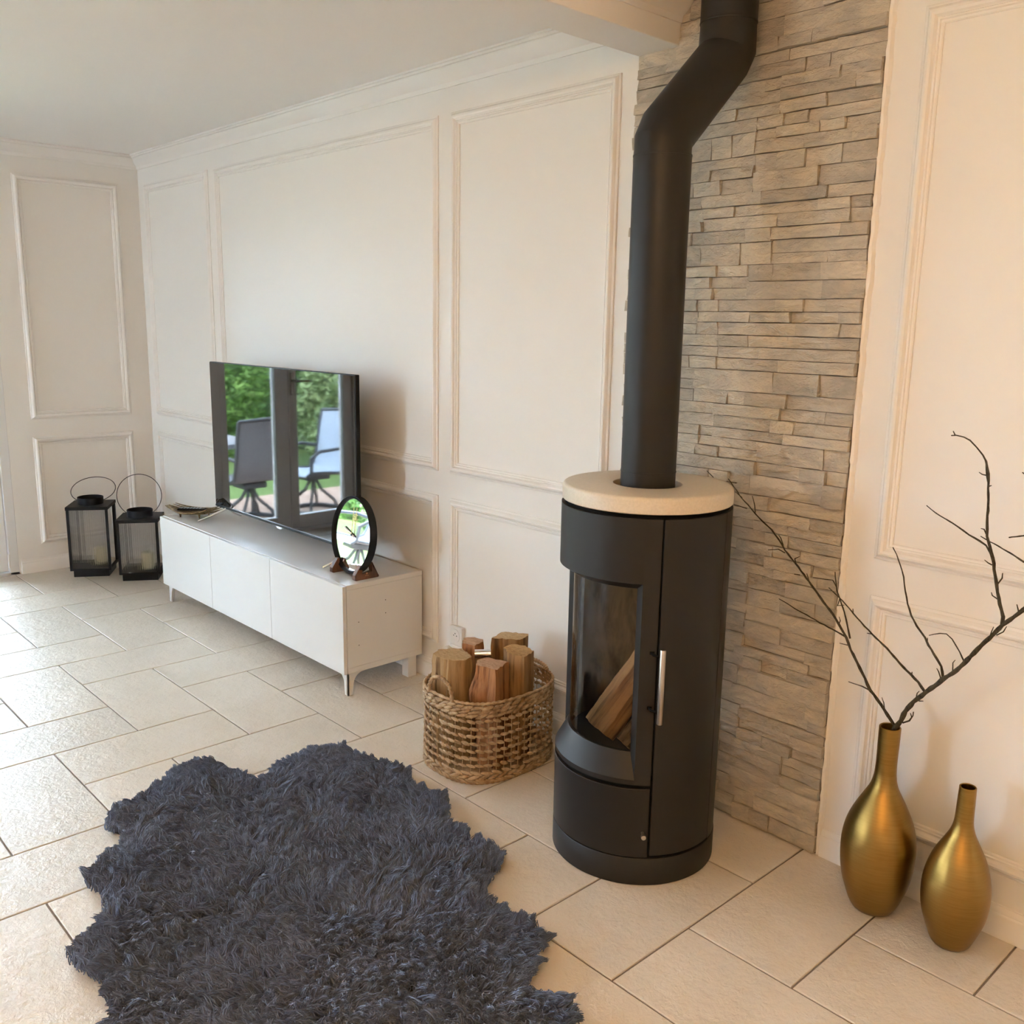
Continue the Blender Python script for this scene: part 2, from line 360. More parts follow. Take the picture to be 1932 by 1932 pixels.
# ---- walls and ceiling
struct(MB().box((-0.24, 0, -0.004), (RX+0.25, 0.25, CZ+0.02)).build('wall_back', 'wall_paint'), 'long white wall with moulded panels behind the television and stove', 'wall')
WY0, WY1, WZ0, WZ1 = -6.5, -3.1, 0.10, 2.20         # wide garden window further along the left wall
w = MB(); w.box((-0.24, DY0, -0.004), (0, 0, CZ+0.02)); w.box((-0.24, WY1, -0.004), (0, DY1, CZ+0.02)); w.box((-0.24, RY, -0.004), (0, WY0, CZ+0.02)); w.box((-0.24, WY0, WZ1), (0, WY1, CZ+0.02)); w.box((-0.24, WY0, -0.004), (0, WY1, WZ0)); w.box((-0.24, DY1, DZ), (0, DY0, CZ+0.02))
struct(w.build('wall_left', 'wall_paint'), 'short white wall with moulded panels behind the two lanterns', 'wall')
w = MB().box((RX, RY, -0.004), (RX+0.25, 0, CZ+0.02))
struct(w.build('wall_right', 'wall_paint'), 'plain white wall to the right of the viewer', 'wall')
HX0, HX1 = 0.35, 1.5                                  # unseen window added behind the viewer to light the panelled wall
w = MB(); w.box((-0.24, RY-0.25, -0.004), (HX0, RY, CZ+0.02)); w.box((HX1, RY-0.25, -0.004), (RX+0.25, RY, CZ+0.02)); w.box((HX0, RY-0.25, -0.004), (HX1, RY, .10)); w.box((HX0, RY-0.25, 2.2), (HX1, RY, CZ+0.02))
struct(w.build('wall_front', 'wall_paint'), 'plain white wall behind the viewer with an added window for fill light', 'wall')
struct(MB().box((-0.24, RY-0.25, CZ), (RX+0.25, 0.25, CZ+0.35)).build('ceiling', 'ceiling_paint'), 'flat white ceiling', 'ceiling')
BX0, BX1, BZ = 3.974, 4.137, 2.352
struct(MB().box((BX0, RY, BZ), (BX1, -0.0, CZ)).build('trim_1', 'ceiling_paint', bevel=0.003), 'boxed white ceiling beam ending at the stone wall', 'beam')
# exterior face of the left wall
w = MB(); w.box((-0.30, WY1, -0.40), (-0.2405, DY1-0.02, CZ+0.35)); w.box((-0.30, RY-.25, -0.40), (-0.2405, WY0, CZ+0.35)); w.box((-0.30, WY0, -0.40), (-0.2405, WY1, WZ0)); w.box((-0.30, WY0, WZ1), (-0.2405, WY1, CZ+.35))
w.box((-0.30, DY0+0.02, -0.40), (-0.2405, 0.25, CZ+0.35)); w.box((-0.30, DY1-0.02, DZ+0.02), (-0.2405, DY0+0.02, CZ+0.35))
struct(w.build('wall_outside', 'render_grey'), 'rough grey rendered outside face of the house around the glazed door', 'wall')
def window(name, axis, p, a0, a1, z0, z1, nbar, label):
    """framed window in the wall plane axis=p, spanning a0..a1"""
    pt = (lambda d, a, z: (p+d, a, z)) if axis == 'x' else (lambda d, a, z: (a, p+d, z))
    wn = empty(name, pt(0, a0, z0), label, 'window', kind='structure'); w = MB(); t = .06
    bars = [a0+(a1-a0)*i/nbar for i in range(nbar+1)]
    w.box(pt(-.04, a0, z0), pt(.04, a1, z0+t)); w.box(pt(-.04, a0, z1-t), pt(.04, a1, z1))
    for i, a in enumerate(bars):
        lo = a if i == 0 else a-t/2 if i < nbar else a-t; w.box(pt(-.04, lo, z0+t), pt(.04, lo+t, z1-t))
    w.build('window_frame', 'upvc', wn)
    for i in range(nbar): MB().box(pt(-.003, bars[i]+t*.6, z0+t), pt(.003, bars[i+1]-t*.6, z1-t)).build('pane', 'window_glass', wn)
window('window_1', 'x', -.12, WY0, WY1, WZ0, WZ1, 3, 'wide white garden window further along the left wall')
window('window_fill', 'y', RY-.12, HX0, HX1, .10, 2.2, 1, 'added white window behind the viewer, letting in fill daylight')

# ---- mouldings
PROF = [(0, 0), (0, .0055), (.003, .0075), (.007, .008), (.010, .0125), (.015, .0175), (.021, .019), (.027, .016), (.030, .0095), (.0325, .0075), (.0345, .0105), (.0385, .0105), (.0405, .0065), (.0455, .006), (.048, .003), (.048, 0)]
TR = [1]
def frame(wall, a0, a1, z0, z1, label):
    """four mitred lengths of moulding; wall 'y' runs along x, wall 'x' along y"""
    TR[0] += 1
    loc = (a0, 0, z0) if wall == 'y' else (0, a0, z0)
    root = empty('trim_%d' % TR[0], loc, label, 'moulding', kind='structure')
    cs = [(a0, z0), (a1, z0), (a1, z1), (a0, z1)]; inn = [(1, 1), (-1, 1), (-1, -1), (1, -1)]
    for i in range(4):
        j = (i+1) % 4; V = []
        for k in (i, j):
            for t, h in PROF:
                a = cs[k][0]+inn[k][0]*t; z = cs[k][1]+inn[k][1]*t
                V.append((a, -h, z) if wall == 'y' else (h, a, z))
        n = len(PROF); F = [(q, q+1, n+q+1, n+q) for q in range(n-1)]
        MB().add(V, F).build('moulding', 'trim_paint', root, smooth=28)
ZT, ZUB, ZLT, ZLB = 2.319, 0.925, 0.821, 0.170
for a0, a1, nm in ((.1014, .958, 'narrow panel beside the corner'), (1.0396, 2.9673, 'wide panel behind the television'), (3.0486, 3.9013, 'panel left of the stove pipe')):
    frame('y', a0, a1, ZUB, ZT, 'tall white moulding frame, ' + nm); frame('y', a0, a1, ZLB, ZLT, 'low white moulding frame below the ' + nm)
frame('y', 4.874, 6.5, ZUB, 2.308, 'tall white moulding frame right of the stone wall, behind the branches'); frame('y', 4.874, 6.5, ZLB, ZLT, 'low white moulding frame behind the gold vases')
frame('x', -.722, -.1273, ZUB, ZT, 'tall white moulding frame on the short wall'); frame('x', -.722, -.1273, ZLB, ZLT, 'low white moulding frame behind the lanterns')
# crown
CP = [(0, 2.413), (.006, 2.413), (.009, 2.420), (.011, 2.428), (.020, 2.436), (.034, 2.449), (.043, 2.462), (.047, 2.470), (.047, 2.474), (.055, 2.475), (.058, 2.482), (.066, 2.483), (.066, CZ+.001)]
def crown(path, label):
    """path: list of (x, y, nx, ny) - wall point and mitred inward direction"""
    TR[0] += 1; n = len(CP); V = [(x+nx*t, y+ny*t, z) for x, y, nx, ny in path for t, z in CP]; F = [(k*n+q, k*n+q+1, (k+1)*n+q+1, (k+1)*n+q) for k in range(len(path)-1) for q in range(n-1)]
    struct(MB().add(V, F).build('trim_%d' % TR[0], 'trim_paint', smooth=25), label, 'cornice')
crown([(0, RY, 1, 0), (0, 0, 1, -1), (BX0, 0, 0, -1)], 'white ceiling cornice running along the two panelled walls')
crown([(BX1, RY, 1, 0), (BX1, -0.02, 1, 0)], 'white cornice on the right side of the ceiling beam')
crown([(4.79, 0, 0, -1), (RX, 0, 0, -1)], 'white ceiling cornice right of the stone wall')
BP = [(0, 0), (.0150, 0), (.0150, .062), (.0135, .066), (.0115, .068), (.0110, .073), (.0085, .079), (.0045, .083), (.004, .086), (0, .086)]
def base(name, path, label):
    n = len(BP); V = [(x+nx*t, y+ny*t, z) for x, y, nx, ny in path for t, z in BP]; F = [(k*n+q, k*n+q+1, (k+1)*n+q+1, (k+1)*n+q) for k in range(len(path)-1) for q in range(n-1)]
    for e in (0, len(path)-1): F.append(tuple(e*n+q for q in range(n)))
    struct(MB().add(V, F).build(name, 'trim_paint', smooth=25), label, 'baseboard')
base('baseboard_back', [(0.0151, 0, 0, -1), (3.972, 0, 0, -1)], 'white skirting board along the television wall')
base('baseboard_right', [(4.795, 0, 0, -1), (RX, 0, 0, -1)], 'white skirting board behind the gold vases')
base('baseboard_left', [(0, 0, 1, 0), (0, DY0+.012, 1, 0)], 'white skirting board behind the lanterns')

# ---- stone cladding beside the panelled wall
SX0, SX1 = 3.974, 4.786
st = struct(MB().box((SX0+.004, -0.008, 0.0), (SX1-.004, 0.0, CZ)).build('wall_stone', 'stone_joint'), 'strip of beige split-face ledger stone behind the stove', 'wall')
rear = MB()
def stone(x0, x1, z0, z1):
    g = 0.0008; w_, h_ = x1-x0-2*g, z1-z0-2*g; d = random.choice((.014, .017, .020, .022, .025, .029)); nx = max(2, min(5, int(w_/.045)+1)); nz = 2
    tx = random.uniform(-.0035, .0035); tz = random.uniform(-.003, .003); chip = random.random() < .22; cx = random.choice((0, nx))
    V = []; F = []
    for k in range(nz+1):
        for i in range(nx+1):
            x = -w_/2+w_*i/nx; z = -h_/2+h_*k/nz; y = -d+tx*(2*i/nx-1)+tz*(k-1)+random.uniform(-.0022, .0022)
            if 0 < i < nx: x += random.uniform(-.006, .006)
            if k in (0, nz) and 0 < i < nx: z += random.uniform(-.0012, .0004)*(1 if k else -1)
            if k in (0, nz) or i in (0, nx): y += .0022
            if chip and abs(i-cx) <= 1: y += random.uniform(.003, .008)
            V.append((x, min(y, -.009), z))
    idx = lambda i, k: k*(nx+1)+i
    for k in range(nz):
        for i in range(nx): F.append((idx(i, k), idx(i+1, k), idx(i+1, k+1), idx(i, k+1)))
    loop = [idx(i, 0) for i in range(nx+1)]+[idx(nx, k) for k in range(1, nz+1)]+[idx(i, nz) for i in range(nx-1, -1, -1)]+[idx(0, k) for k in range(nz-1, 0, -1)]
    o0 = len(V); V += [(V[q][0], -.006, V[q][2]) for q in loop]
    for q in range(len(loop)): F.append((loop[q], o0+q, o0+(q+1) % len(loop), loop[(q+1) % len(loop)]))
    if (x1 < 4.39 and z1 < 1.08) or (x1 < 4.16 and 1.05 < (z0+z1)/2 < 1.95):      # behind the stove and its pipe
        rear.add([(x+(x0+x1)/2, y, z_+(z0+z1)/2) for x, y, z_ in V], F); return
    me = D.meshes.new('stone'); me.from_pydata(V, [], F); me.materials.append(MT['ledger_stone'])
    o = D.objects.new('stone', me); COL.objects.link(o); o.parent = st; o.location = ((x0+x1)/2, 0, (z0+z1)/2)
z = 0.004
while z < CZ-.02:
    H = min(random.choice((.098, .1, .102)), CZ-z)
    cut = random.choice(([.36, .30, .34], [.30, .36, .34], [.46, .54], [.34, .33, .33], [.28, .42, .30], [.62, .38], [.40, .32, .28]))
    seam = SX0+random.choice((.28, .36, .45, .52))
    for p in (0, 1):
        xa, xb = (SX0, seam) if p == 0 else (seam, SX1)
        cc = cut if p == 0 else random.choice(([.36, .30, .34], [.34, .33, .33], [.52, .48], [.30, .36, .34], [.40, .60]))
        zz = z
        for k, fr in enumerate(cc):
            h = H*fr; x = xa+(random.uniform(-.004, .003) if p == 0 else 0); endx = xb-(random.uniform(0, .007) if p == 1 else 0)
            while x < endx-.001:
                l = random.choice((.07, .1, .13, .16, .2, .24))*random.uniform(.85, 1.15)
                if endx-x-l < .05: l = endx-x
                stone(x, x+l, zz, zz+h); x += l
            zz += h
    z += H
tag(rear.build('stone_field', 'ledger_stone', st), kind='stuff')
# ragged filler bead between stone and plaster
w = MB(); zz = 0.0; prev = None; V = []; F = []
k = 0
while zz < 2.47:
    o_ = SX1+random.uniform(.0, .005); V += [(SX1-.004, -.004, zz), (SX1-.003+random.uniform(0, .003), -.013, zz), (o_+.003, -.010, zz), (o_+.009, -.0005, zz)]
    if k: F += [((k-1)*4+q, k*4+q, k*4+q+1, (k-1)*4+q+1) for q in range(3)]
    k += 1; zz += random.uniform(.012, .03)
TR[0] += 1; struct(MB().add(V, F).build('trim_%d' % TR[0], 'trim_paint'), 'ragged white filler line at the right edge of the stone', 'filler')

# ---- glazed double door in the left wall (seen in the television)
d1 = empty('door_1', (0, DY0, 0), 'white double glazed garden door at the left edge, reflected in the television', 'door', kind='structure')
FX0, FX1 = -0.11, -0.012
w = MB(); w.box((FX0, DY0-.052, 0), (FX1+.012, DY0, DZ)); w.box((FX0, DY1, 0), (FX1+.012, DY1+.052, DZ)); w.box((FX0, DY1+.052, DZ-.055), (FX1+.012, DY0-.052, DZ)); w.box((FX0-.1, DY1, -.03), (FX1+.012, DY0, .018))
w.build('door_frame', 'upvc', d1, bevel=.003)
ym = -1.443
for ya, yb, ga, gb in ((DY0-.054, ym+.002, -.968, -1.335), (ym-.002, DY1+.054, -1.512, -1.90)):
    w = MB(); w.box((-.085, ya, .022), (-.022, ga, DZ-.058)); w.box((-.085, gb, .022), (-.022, yb, DZ-.058)); w.box((-.085, ga, .022), (-.022, gb, .115)); w.box((-.085, ga, DZ-.15), (-.022, gb, DZ-.058))
    lf = w.build('door_leaf', 'upvc', d1, bevel=.004)
    MB().box((-.057, ga+.01, .105), (-.051, gb-.01, DZ-.14)).build('pane', 'window_glass', lf)
    if ya > -1:
        for hz in (.045, 1.0, 1.95): MB().tube([(-.006, ya+.003, hz), (-.006, ya+.003, hz+.085)], .0075, 10).build('hinge', 'white_plastic', lf, smooth=40)
    else:
        h = MB(); h.box((-.022, ym-.05, 1.0), (-.014, ym-.02, 1.16)); h.tube([(-.016, ym-.035, 1.10), (.03, ym-.035, 1.10), (.03, ym-.15, 1.10)], .008, 8); h.build('handle', 'chrome', lf, smooth=40)

# ---- outside
TZ = -0.35
struct(MB().box((-3.15, -12, TZ-.1), (-.30, 4, TZ)).build('terrace', 'paver'), 'terracotta paved terrace outside, reflected in the television', 'terrace')
struct(MB().box((-30, -30, TZ-.2), (-3.15, 25, TZ-.03)).build('lawn', 'lawn_green'), 'green lawn beyond the terrace, reflected in the television', 'lawn')
struct(MB().box((-3.15, -30, TZ-.2), (30, RY-.25, TZ-.101)).build('ground', 'gravel'), 'pale gravel yard around the house', 'yard')
def shrub(name, c, rx, ry, h, n, leaf, key, label, cat, group=None):
    root = empty(name, (c[0], c[1], TZ-.03), label, cat, group)
    th = RNG.uniform(0, 2*pi, n); cz = RNG.uniform(-1, 1, n); rr = RNG.uniform(.55, 1.0, n)**.5*(1+.16*np.sin(3*th+c[1])+.12*np.sin(7*th+5*cz))
    s = np.sqrt(1-cz*cz); P = np.stack([rx*rr*s*np.cos(th), ry*rr*s*np.sin(th), h/2+h/2*rr*cz*.98], 1); P[:, 2] = np.clip(P[:, 2], .02, None)
    a = RNG.normal(size=(n, 3)); a[:, 2] += .4; a /= np.linalg.norm(a, axis=1)[:, None]; b = np.cross(a, RNG.normal(size=(n, 3))); b /= np.linalg.norm(b, axis=1)[:, None]
    l = leaf*RNG.uniform(.7, 1.3, n)[:, None]; V = np.stack([P-a*l, P+b*l*.33, P+a*l, P-b*l*.33], 1).reshape(-1, 3)
    me = D.meshes.new('foliage'); me.from_pydata(V.tolist(), [], [(4*i, 4*i+1, 4*i+2, 4*i+3) for i in range(n)]); me.materials.append(MT[key])
    o = D.objects.new('foliage', me); COL.objects.link(o); o.parent = root; tag(o, kind='stuff')
    t = MB()
    for q in range(3): t.tube([(c[0]+.05*q-.05, c[1], TZ-.05), (c[0]+.1*(q-1), c[1]+.06*(q-1), TZ+h*.35), (c[0]+.25*(q-1)*rx, c[1]+.2*(q-1)*ry, TZ+h*.75)], [.05, .04, .012], 6)
    t.build('trunk', 'branch_bark', root, smooth=50)
    return root
G_ = 'shrubs along the garden edge'
for i, (x, y, rx, ry, h, key, lb) in enumerate((
    (-6.2, -2.25, .8, .62, 2.0, 'leaf_dark', 'dark green shrub beyond the left part of the television reflection'),
    (-6.3, -3.9, .85, .62, 2.3, 'leaf_mid', 'bright green shrub behind the dark patio chair in the reflection'),
    (-6.1, -5.5, .8, .62, 2.1, 'leaf_dark', 'dark green shrub in the middle of the television reflection'),
    (-4.5, -4.75, .55, .5, 1.5, 'leaf_pale', 'pale grey-green shrub beside the light patio chair in the reflection'),
    (-6.3, -7.1, .85, .62, 2.3, 'leaf_mid', 'bright green shrub at the right of the television reflection'),
    (-6.2, -.6, .8, .62, 2.0, 'leaf_mid', 'green shrub nearest the house corner'))):
    shrub('garden_shrub', (x, y), rx, ry, h, 7000, .05, key, lb, 'shrub', G_)
n = 42000; hd = empty('garden_hedge', (-9.0, -5.5, TZ-.03), 'long green hedge closing the garden, behind the shrubs in the reflection', 'hedge')
P = np.stack([RNG.uniform(-.55, .55, n), RNG.uniform(-9.5, 9.5, n), 2.1*RNG.uniform(0, 1, n)**.8], 1); P[:, 2] += .15*np.sin(P[:, 1]*2.1)+.1*np.sin(P[:, 1]*5.3)*(P[:, 2] > 1); P[:, 2] = np.clip(P[:, 2], .02, None)
a = RNG.normal(size=(n, 3)); a[:, 2] += .4; a /= np.linalg.norm(a, axis=1)[:, None]; b = np.cross(a, RNG.normal(size=(n, 3))); b /= np.linalg.norm(b, axis=1)[:, None]
l = .075*RNG.uniform(.7, 1.3, n)[:, None]; V = np.stack([P-a*l, P+b*l*.4, P+a*l, P-b*l*.4], 1).reshape(-1, 3)
me = D.meshes.new('foliage'); me.from_pydata(V.tolist(), [], [(4*i, 4*i+1, 4*i+2, 4*i+3) for i in range(n)]); me.materials.append(MT['leaf_dark'])
o = D.objects.new('foliage', me); COL.objects.link(o); o.parent = hd; tag(o, kind='stuff')
MB().box((-9.25, -15, TZ-.03), (-8.75, 4, TZ+1.5)).build('core', 'leaf_dark', hd)

def patio_chair(c, fdir, fabric, label):
    """swivel sling chair: c = centre on the terrace, fdir = facing direction"""
    f = Vector((*fdir, 0)).normalized(); s = Vector((-f.y, f.x, 0)); c = Vector((c[0], c[1], TZ)); up = Vector((0, 0, 1))
    root = empty('patio_chair', c, label, 'chair', 'patio chairs on the terrace')
    at = lambda a, b, z: c+f*a+s*b+up*z
    prof = [(.27, .40), (.22, .43), (.05, .42), (-.12, .40), (-.20, .44), (-.24, .56), (-.27, .70), (-.29, .84), (-.33, .98)]
    V = []; F = []
    for a, z in prof: V += [at(a, -.24, z), at(a, .24, z)]
    for a, z in prof: V += [at(a-.004, -.24, z-.008), at(a-.004, .24, z-.008)]
    n = len(prof)
    for i in range(n-1): F += [(2*i, 2*i+1, 2*i+3, 2*i+2), (2*n+2*i, 2*n+2*i+2, 2*n+2*i+3, 2*n+2*i+1)]
    MB().add(V, F).build('sling', fabric, root, smooth=60)
    for sd in (-1, 1): MB().tube([at(a, sd*.25, z) for a, z in prof], .016, 8).build('side_rail', 'patio_metal', root, smooth=50)
    MB().tube([at(prof[-1][0], -.25, .98), at(prof[-1][0]-.01, 0, .995), at(prof[-1][0], .25, .98)], .016, 8).build('top_rail', 'patio_metal', root, smooth=50)
    for sd in (-1, 1): MB().tube([at(-.25, sd*.25, .62), at(-.1, sd*.30, .65), at(.15, sd*.30, .64), at(.24, sd*.29, .58), at(.22, sd*.26, .42)], .017, 8).build('armrest', 'patio_metal', root, smooth=50)
    MB().tube([at(.24*math.cos(q), .24*math.sin(q), .022) for q in [2*pi*i/28 for i in range(29)]], .02, 8, cap=False).build('ring_base', 'patio_metal', root, smooth=50)
    for k in range(4):
        q = pi/4+k*pi/2; MB().tube([at(.24*math.cos(q), .24*math.sin(q), .03), at(.20*math.cos(q), .20*math.sin(q), .12), at(.08*math.cos(q), .08*math.sin(q), .22), at(.02*math.cos(q), .02*math.sin(q), .34)], .016, 8).build('leg', 'patio_metal', root, smooth=50)
    MB().box(at(-.12, -.12, .33)-up*0, at(.12, .12, .385)).build('swivel_box', 'patio_metal', root, bevel=.01)
    return root
patio_chair((-2.02, -2.14), (-1, 0.0), 'patio_mesh', 'dark grey sling patio chair with its back to the door, reflected in the television')
patio_chair((-2.08, -2.86), (.12, 1), 'patio_mesh_light', 'light grey sling patio chair seen side on, reflected in the television')
t = empty('patio_table', (-2.85, -2.1, TZ), 'dark rectangular patio table between the chairs, reflected in the television', 'table')
MB().box((-3.05, -2.45, TZ+.655), (-2.32, -1.35, TZ+.70)).build('table_top', 'patio_mesh', t, bevel=.006)
for px in (-2.97, -2.40):
    for py in (-2.37, -1.43): MB().tube([(px, py, TZ), (px, py, TZ+.655)], .025, 8).build('leg', 'patio_metal', t, smooth=50)
# ================================================================== STOVE
sx, sy = 4.3696, -0.3646; RS = 0.24
def cp(th, r, z): a = rad(th); return (sx+r*math.cos(a), sy+r*math.sin(a), z)
stove = empty('wood_stove', (sx, sy, 0), 'tall dark brown cylindrical wood stove with curved glass and sand-coloured top', 'stove')
MB().lathe([(0, 0), (.236, 0), (.240, .003), (.240, .079), (.238, .082), (.0, .082)], (sx, sy), 96).build('plinth', 'stove_paint', stove, smooth=35)
def sector(mb, t0, t1, z0, z1, ro, ri, n=None, mi=0):
    n = n or max(4, int(abs(t1-t0)/3)); V = []; F = []
    for i in range(n+1):
        t = t0+(t1-t0)*i/n; V += [cp(t, ro, z0), cp(t, ro, z1), cp(t, ri, z1), cp(t, ri, z0)]
    for i in range(n):
        for q in range(4): F.append((4*i+q, 4*i+(q+1) % 4, 4*i+4+(q+1) % 4, 4*i+4+q))
    F += [(0, 1, 2, 3), (4*n+3, 4*n+2, 4*n+1, 4*n)]
    return mb.add(V, F, mi)
TL, TRR = -176.0, -40.6                     # door edges (degrees)
# black core behind the gaps
w = MB(); w.lathe([(0, .081), (.229, .081), (.229, .312), (.195, .325), (.195, .340), (0, .340)], (sx, sy), 72); sector(w, -50.5, 194, .326, 1.045, .229, .222, 72); w.lathe([(.229, .90), (.229, 1.053), (.0, 1.053)], (sx, sy), 72); w.lathe([(0, .895), (.229, .895), (.229, .91)], (sx, sy), 72)
w.build('core', 'stove_core', stove, smooth=35)
# firebox
w = MB(); sector(w, -47, 191, .345, .893, .221, .196, 60); w.build('firebox_lining', 'fire_lining', stove, smooth=35)
w = MB(); w.lathe([(0, .358), (.195, .358), (.195, .346)], (sx, sy), 60); w.build('grate', 'ash', stove, smooth=35)
# glass door
w = MB(); zb, zt = .303, 1.046; oz0, oz1, ot0, ot1 = .317, .872, -165.0, -51.2; iz0, iz1, it0, it1 = .383, .850, -161.5, -55.2; ri = .204
def surf(t0, t1, z0, z1, r, n):
    V = [cp(t0+(t1-t0)*i/n, r, z) for z in (z0, z1) for i in range(n+1)]; w.add(V, [(i, i+1, n+2+i, n+1+i) for i in range(n)])
surf(TL, ot0, oz0, oz1, RS, 4); surf(ot1, TRR, oz0, oz1, RS, 4)
for z0, z1 in ((zb, oz0), (oz1, zt)): surf(TL, ot0, z0, z1, RS, 4); surf(ot0, ot1, z0, z1, RS, 38); surf(ot1, TRR, z0, z1, RS, 4)
n = 38
for (za, zi) in ((oz0, iz0), (oz1, iz1)):
    V = [cp(ot0+(ot1-ot0)*i/n, RS, za) for i in range(n+1)]+[cp(it0+(it1-it0)*i/n, ri, zi) for i in range(n+1)]+[cp(it0+(it1-it0)*i/n, ri-.012, zi) for i in range(n+1)]
    w.add(V, [(k*(n+1)+i, k*(n+1)+i+1, (k+1)*(n+1)+i+1, (k+1)*(n+1)+i) for k in (0, 1) for i in range(n)])
for (ta, ti) in ((ot0, it0), (ot1, it1)):
    w.add([cp(ta, RS, oz0), cp(ta, RS, oz1), cp(ti, ri, iz1), cp(ti, ri, iz0), cp(ti, ri-.012, iz1), cp(ti, ri-.012, iz0)], [(0, 1, 2, 3), (3, 2, 4, 5)])
for t in (TL, TRR): w.add([cp(t, RS, zb), cp(t, RS, zt), cp(t, RS-.010, zt), cp(t, RS-.010, zb)], [(0, 1, 2, 3)])
nn = 46
for z0 in (zb, zt): w.add([cp(TL+(TRR-TL)*i/nn, r, z0) for r in (RS, RS-.010) for i in range(nn+1)], [(i, i+1, nn+2+i, nn+1+i) for i in range(nn)])
door = w.build('door', 'stove_paint', stove, smooth=25)
w = MB(); n = 40; V = [cp(it0-2+(it1-it0+4)*i/n, .1985, z) for z in (iz0-.006, iz1+.006) for i in range(n+1)]; w.add(V, [(i, i+1, n+2+i, n+1+i) for i in range(n)])
w.build('glass', 'stove_glass', door, smooth=60)
hx = lambda z, t=-38.6, r=.273: cp(t, r, z)
MB().tube([hx(.4975), hx(.4985), hx(.7045), hx(.7055)], [.0072, .0078, .0078, .0072], 20).build('handle', 'steel', door, smooth=40)
for z in (.685, .530): 
    w = MB(); w.tube([cp(-44.0, .238, z), cp(-43.2, .258, z), cp(-40.5, .268, z), hx(z)], .0035, 8); sector(w, -45.2, -42.2, z-.004, z+.004, .2415, .236, 3); w.build('handle_bracket', 'stove_core', door, smooth=40)
# lower door with knob
w = MB(); sector(w, TL, TRR, .087, .291, RS, RS-.010, 46); ld = w.build('drawer_door', 'stove_paint', stove, smooth=30, bevel=.0012)
k = Vector(cp(-44.2, 0, 0))-Vector((sx, sy, 0)); kd = Vector((math.cos(rad(-44.2)), math.sin(rad(-44.2)), 0)); b0 = Vector((sx, sy, .163))
MB().tube([b0+kd*.238, b0+kd*.256, b0+kd*.2565, b0+kd*.268, b0+kd*.2685], [.0042, .0042, .0068, .0068, .0058], 16).build('knob', 'steel', ld, smooth=40)
# side panel and back shell
w = MB(); sector(w, -39.2, 12.5, .092, 1.046, RS, RS-.010, 20); w.build('side_panel', 'stove_paint', stove, smooth=30, bevel=.0015)
w = MB(); sector(w, 13.6, 182.6, .086, 1.046, RS-.0015, RS-.010, 58); w.build('back_shell', 'stove_paint', stove, smooth=30)
# top plate
R = .2385; hr = .0955
P = [(hr, 1.058), (hr, 1.0985), (hr+.0015, 1.1015), (hr+.004, 1.102)]
P += [(R-.010, 1.102)]+[(R-.010+.010*math.sin(q), 1.092+.010*math.cos(q)) for q in (.4, .8, 1.2, pi/2)]+[(R, 1.0595), (R-.0025, 1.057), (hr, 1.058)]
MB().lathe(P, (sx, sy), 112).build('top_plate', 'stove_top_stone', stove, smooth=35)

# flue pipe
pr = .0765; y2 = -.1215; x2 = 4.3815
fp = empty('stove_pipe', (sx, sy, 1.055), 'black steel flue pipe rising from the stove and bending towards the wall', 'flue pipe')
MB().tube([(sx, sy, 1.056), (sx, sy, 1.975)], pr, 64).build('lower_pipe', 'stove_paint', fp, smooth=40)
MB().tube([(sx, sy, 1.970), (sx, sy, 2.012), (sx+.001, sy+.012, 2.034), (x2-.001, y2-.012, 2.250), (x2, y2, 2.272), (x2, y2, 2.345)], pr-.0012, 64).build('elbow', 'stove_paint', fp, smooth=25)
MB().tube([(x2, y2, 2.340), (x2, y2, CZ-.001)], pr, 64).build('upper_pipe', 'stove_paint', fp, smooth=40)
for c, z in (((sx, sy), 1.137), ((sx, sy), 1.972), ((x2, y2), 2.343)): MB().lathe([(pr-.002, z-.003), (pr+.0007, z-.0025), (pr+.0012, z), (pr+.0007, z+.0025), (pr-.002, z+.003)], c, 64).build('seam_ring', 'stove_paint', fp, smooth=50)

# ================================================================== LOGS
def log(name, poly, z0, z1, mats, label, group, loc=None, rot=None, knot=None, seed=1, chamfer=.004):
    """poly: outline in the log's own xy about its centre, grown along z with a wobble; mats = (side, end)"""
    rg = random.Random(seed); n = len(poly); sub = []
    for i in range(n):
        a, b = Vector(poly[i]), Vector(poly[(i+1) % n]); k = max(2, int((b-a).length/.012))
        sub += [a.lerp(b, q/k) for q in range(k)]
    m = len(sub); L_ = z1-z0; K = 14; V = []; F = []; MI = []
    for k in range(K+1):
        t = k/K; wob = Vector((.004*math.sin(3*t+seed), .004*math.cos(2.3*t+seed)))
        sc = 1.0 - (.03 if k in (0, K) else 0)
        for i, p in enumerate(sub):
            q = p*sc*(1+.02*math.sin(5*t+i*.9+seed))+wob+Vector((rg.uniform(-.0014, .0014)+.0022*math.sin(i*1.9+seed), rg.uniform(-.0014, .0014)+.0022*math.sin(i*2.6+2*seed)))
            if knot:
                d = (Vector((q.x, q.y, z0+t*L_))-Vector(knot[0])).length; q += q.normalized()*knot[1]*math.exp(-(d/knot[2])**2)
            V.append((q.x, q.y, z0+t*L_+(rg.uniform(-.0015, .0015) if k in (0, K) else 0)))
    for k in range(K):
        for i in range(m): F.append((k*m+i, k*m+(i+1) % m, (k+1)*m+(i+1) % m, (k+1)*m+i)); MI.append(0)
    for k in (0, K):
        c = len(V); V.append((0, 0, z0 if k == 0 else z1))
        for i in range(m): F.append((c, k*m+i, k*m+(i+1) % m)); MI.append(1)
    b = MB(); b.v = V; b.f = F; b.m = MI; o = b.build(name, list(mats), smooth=32)
    o.location = loc or (0, 0, 0)
    if rot is not None: o.rotation_euler = rot
    return tag(o, label, 'log', group)
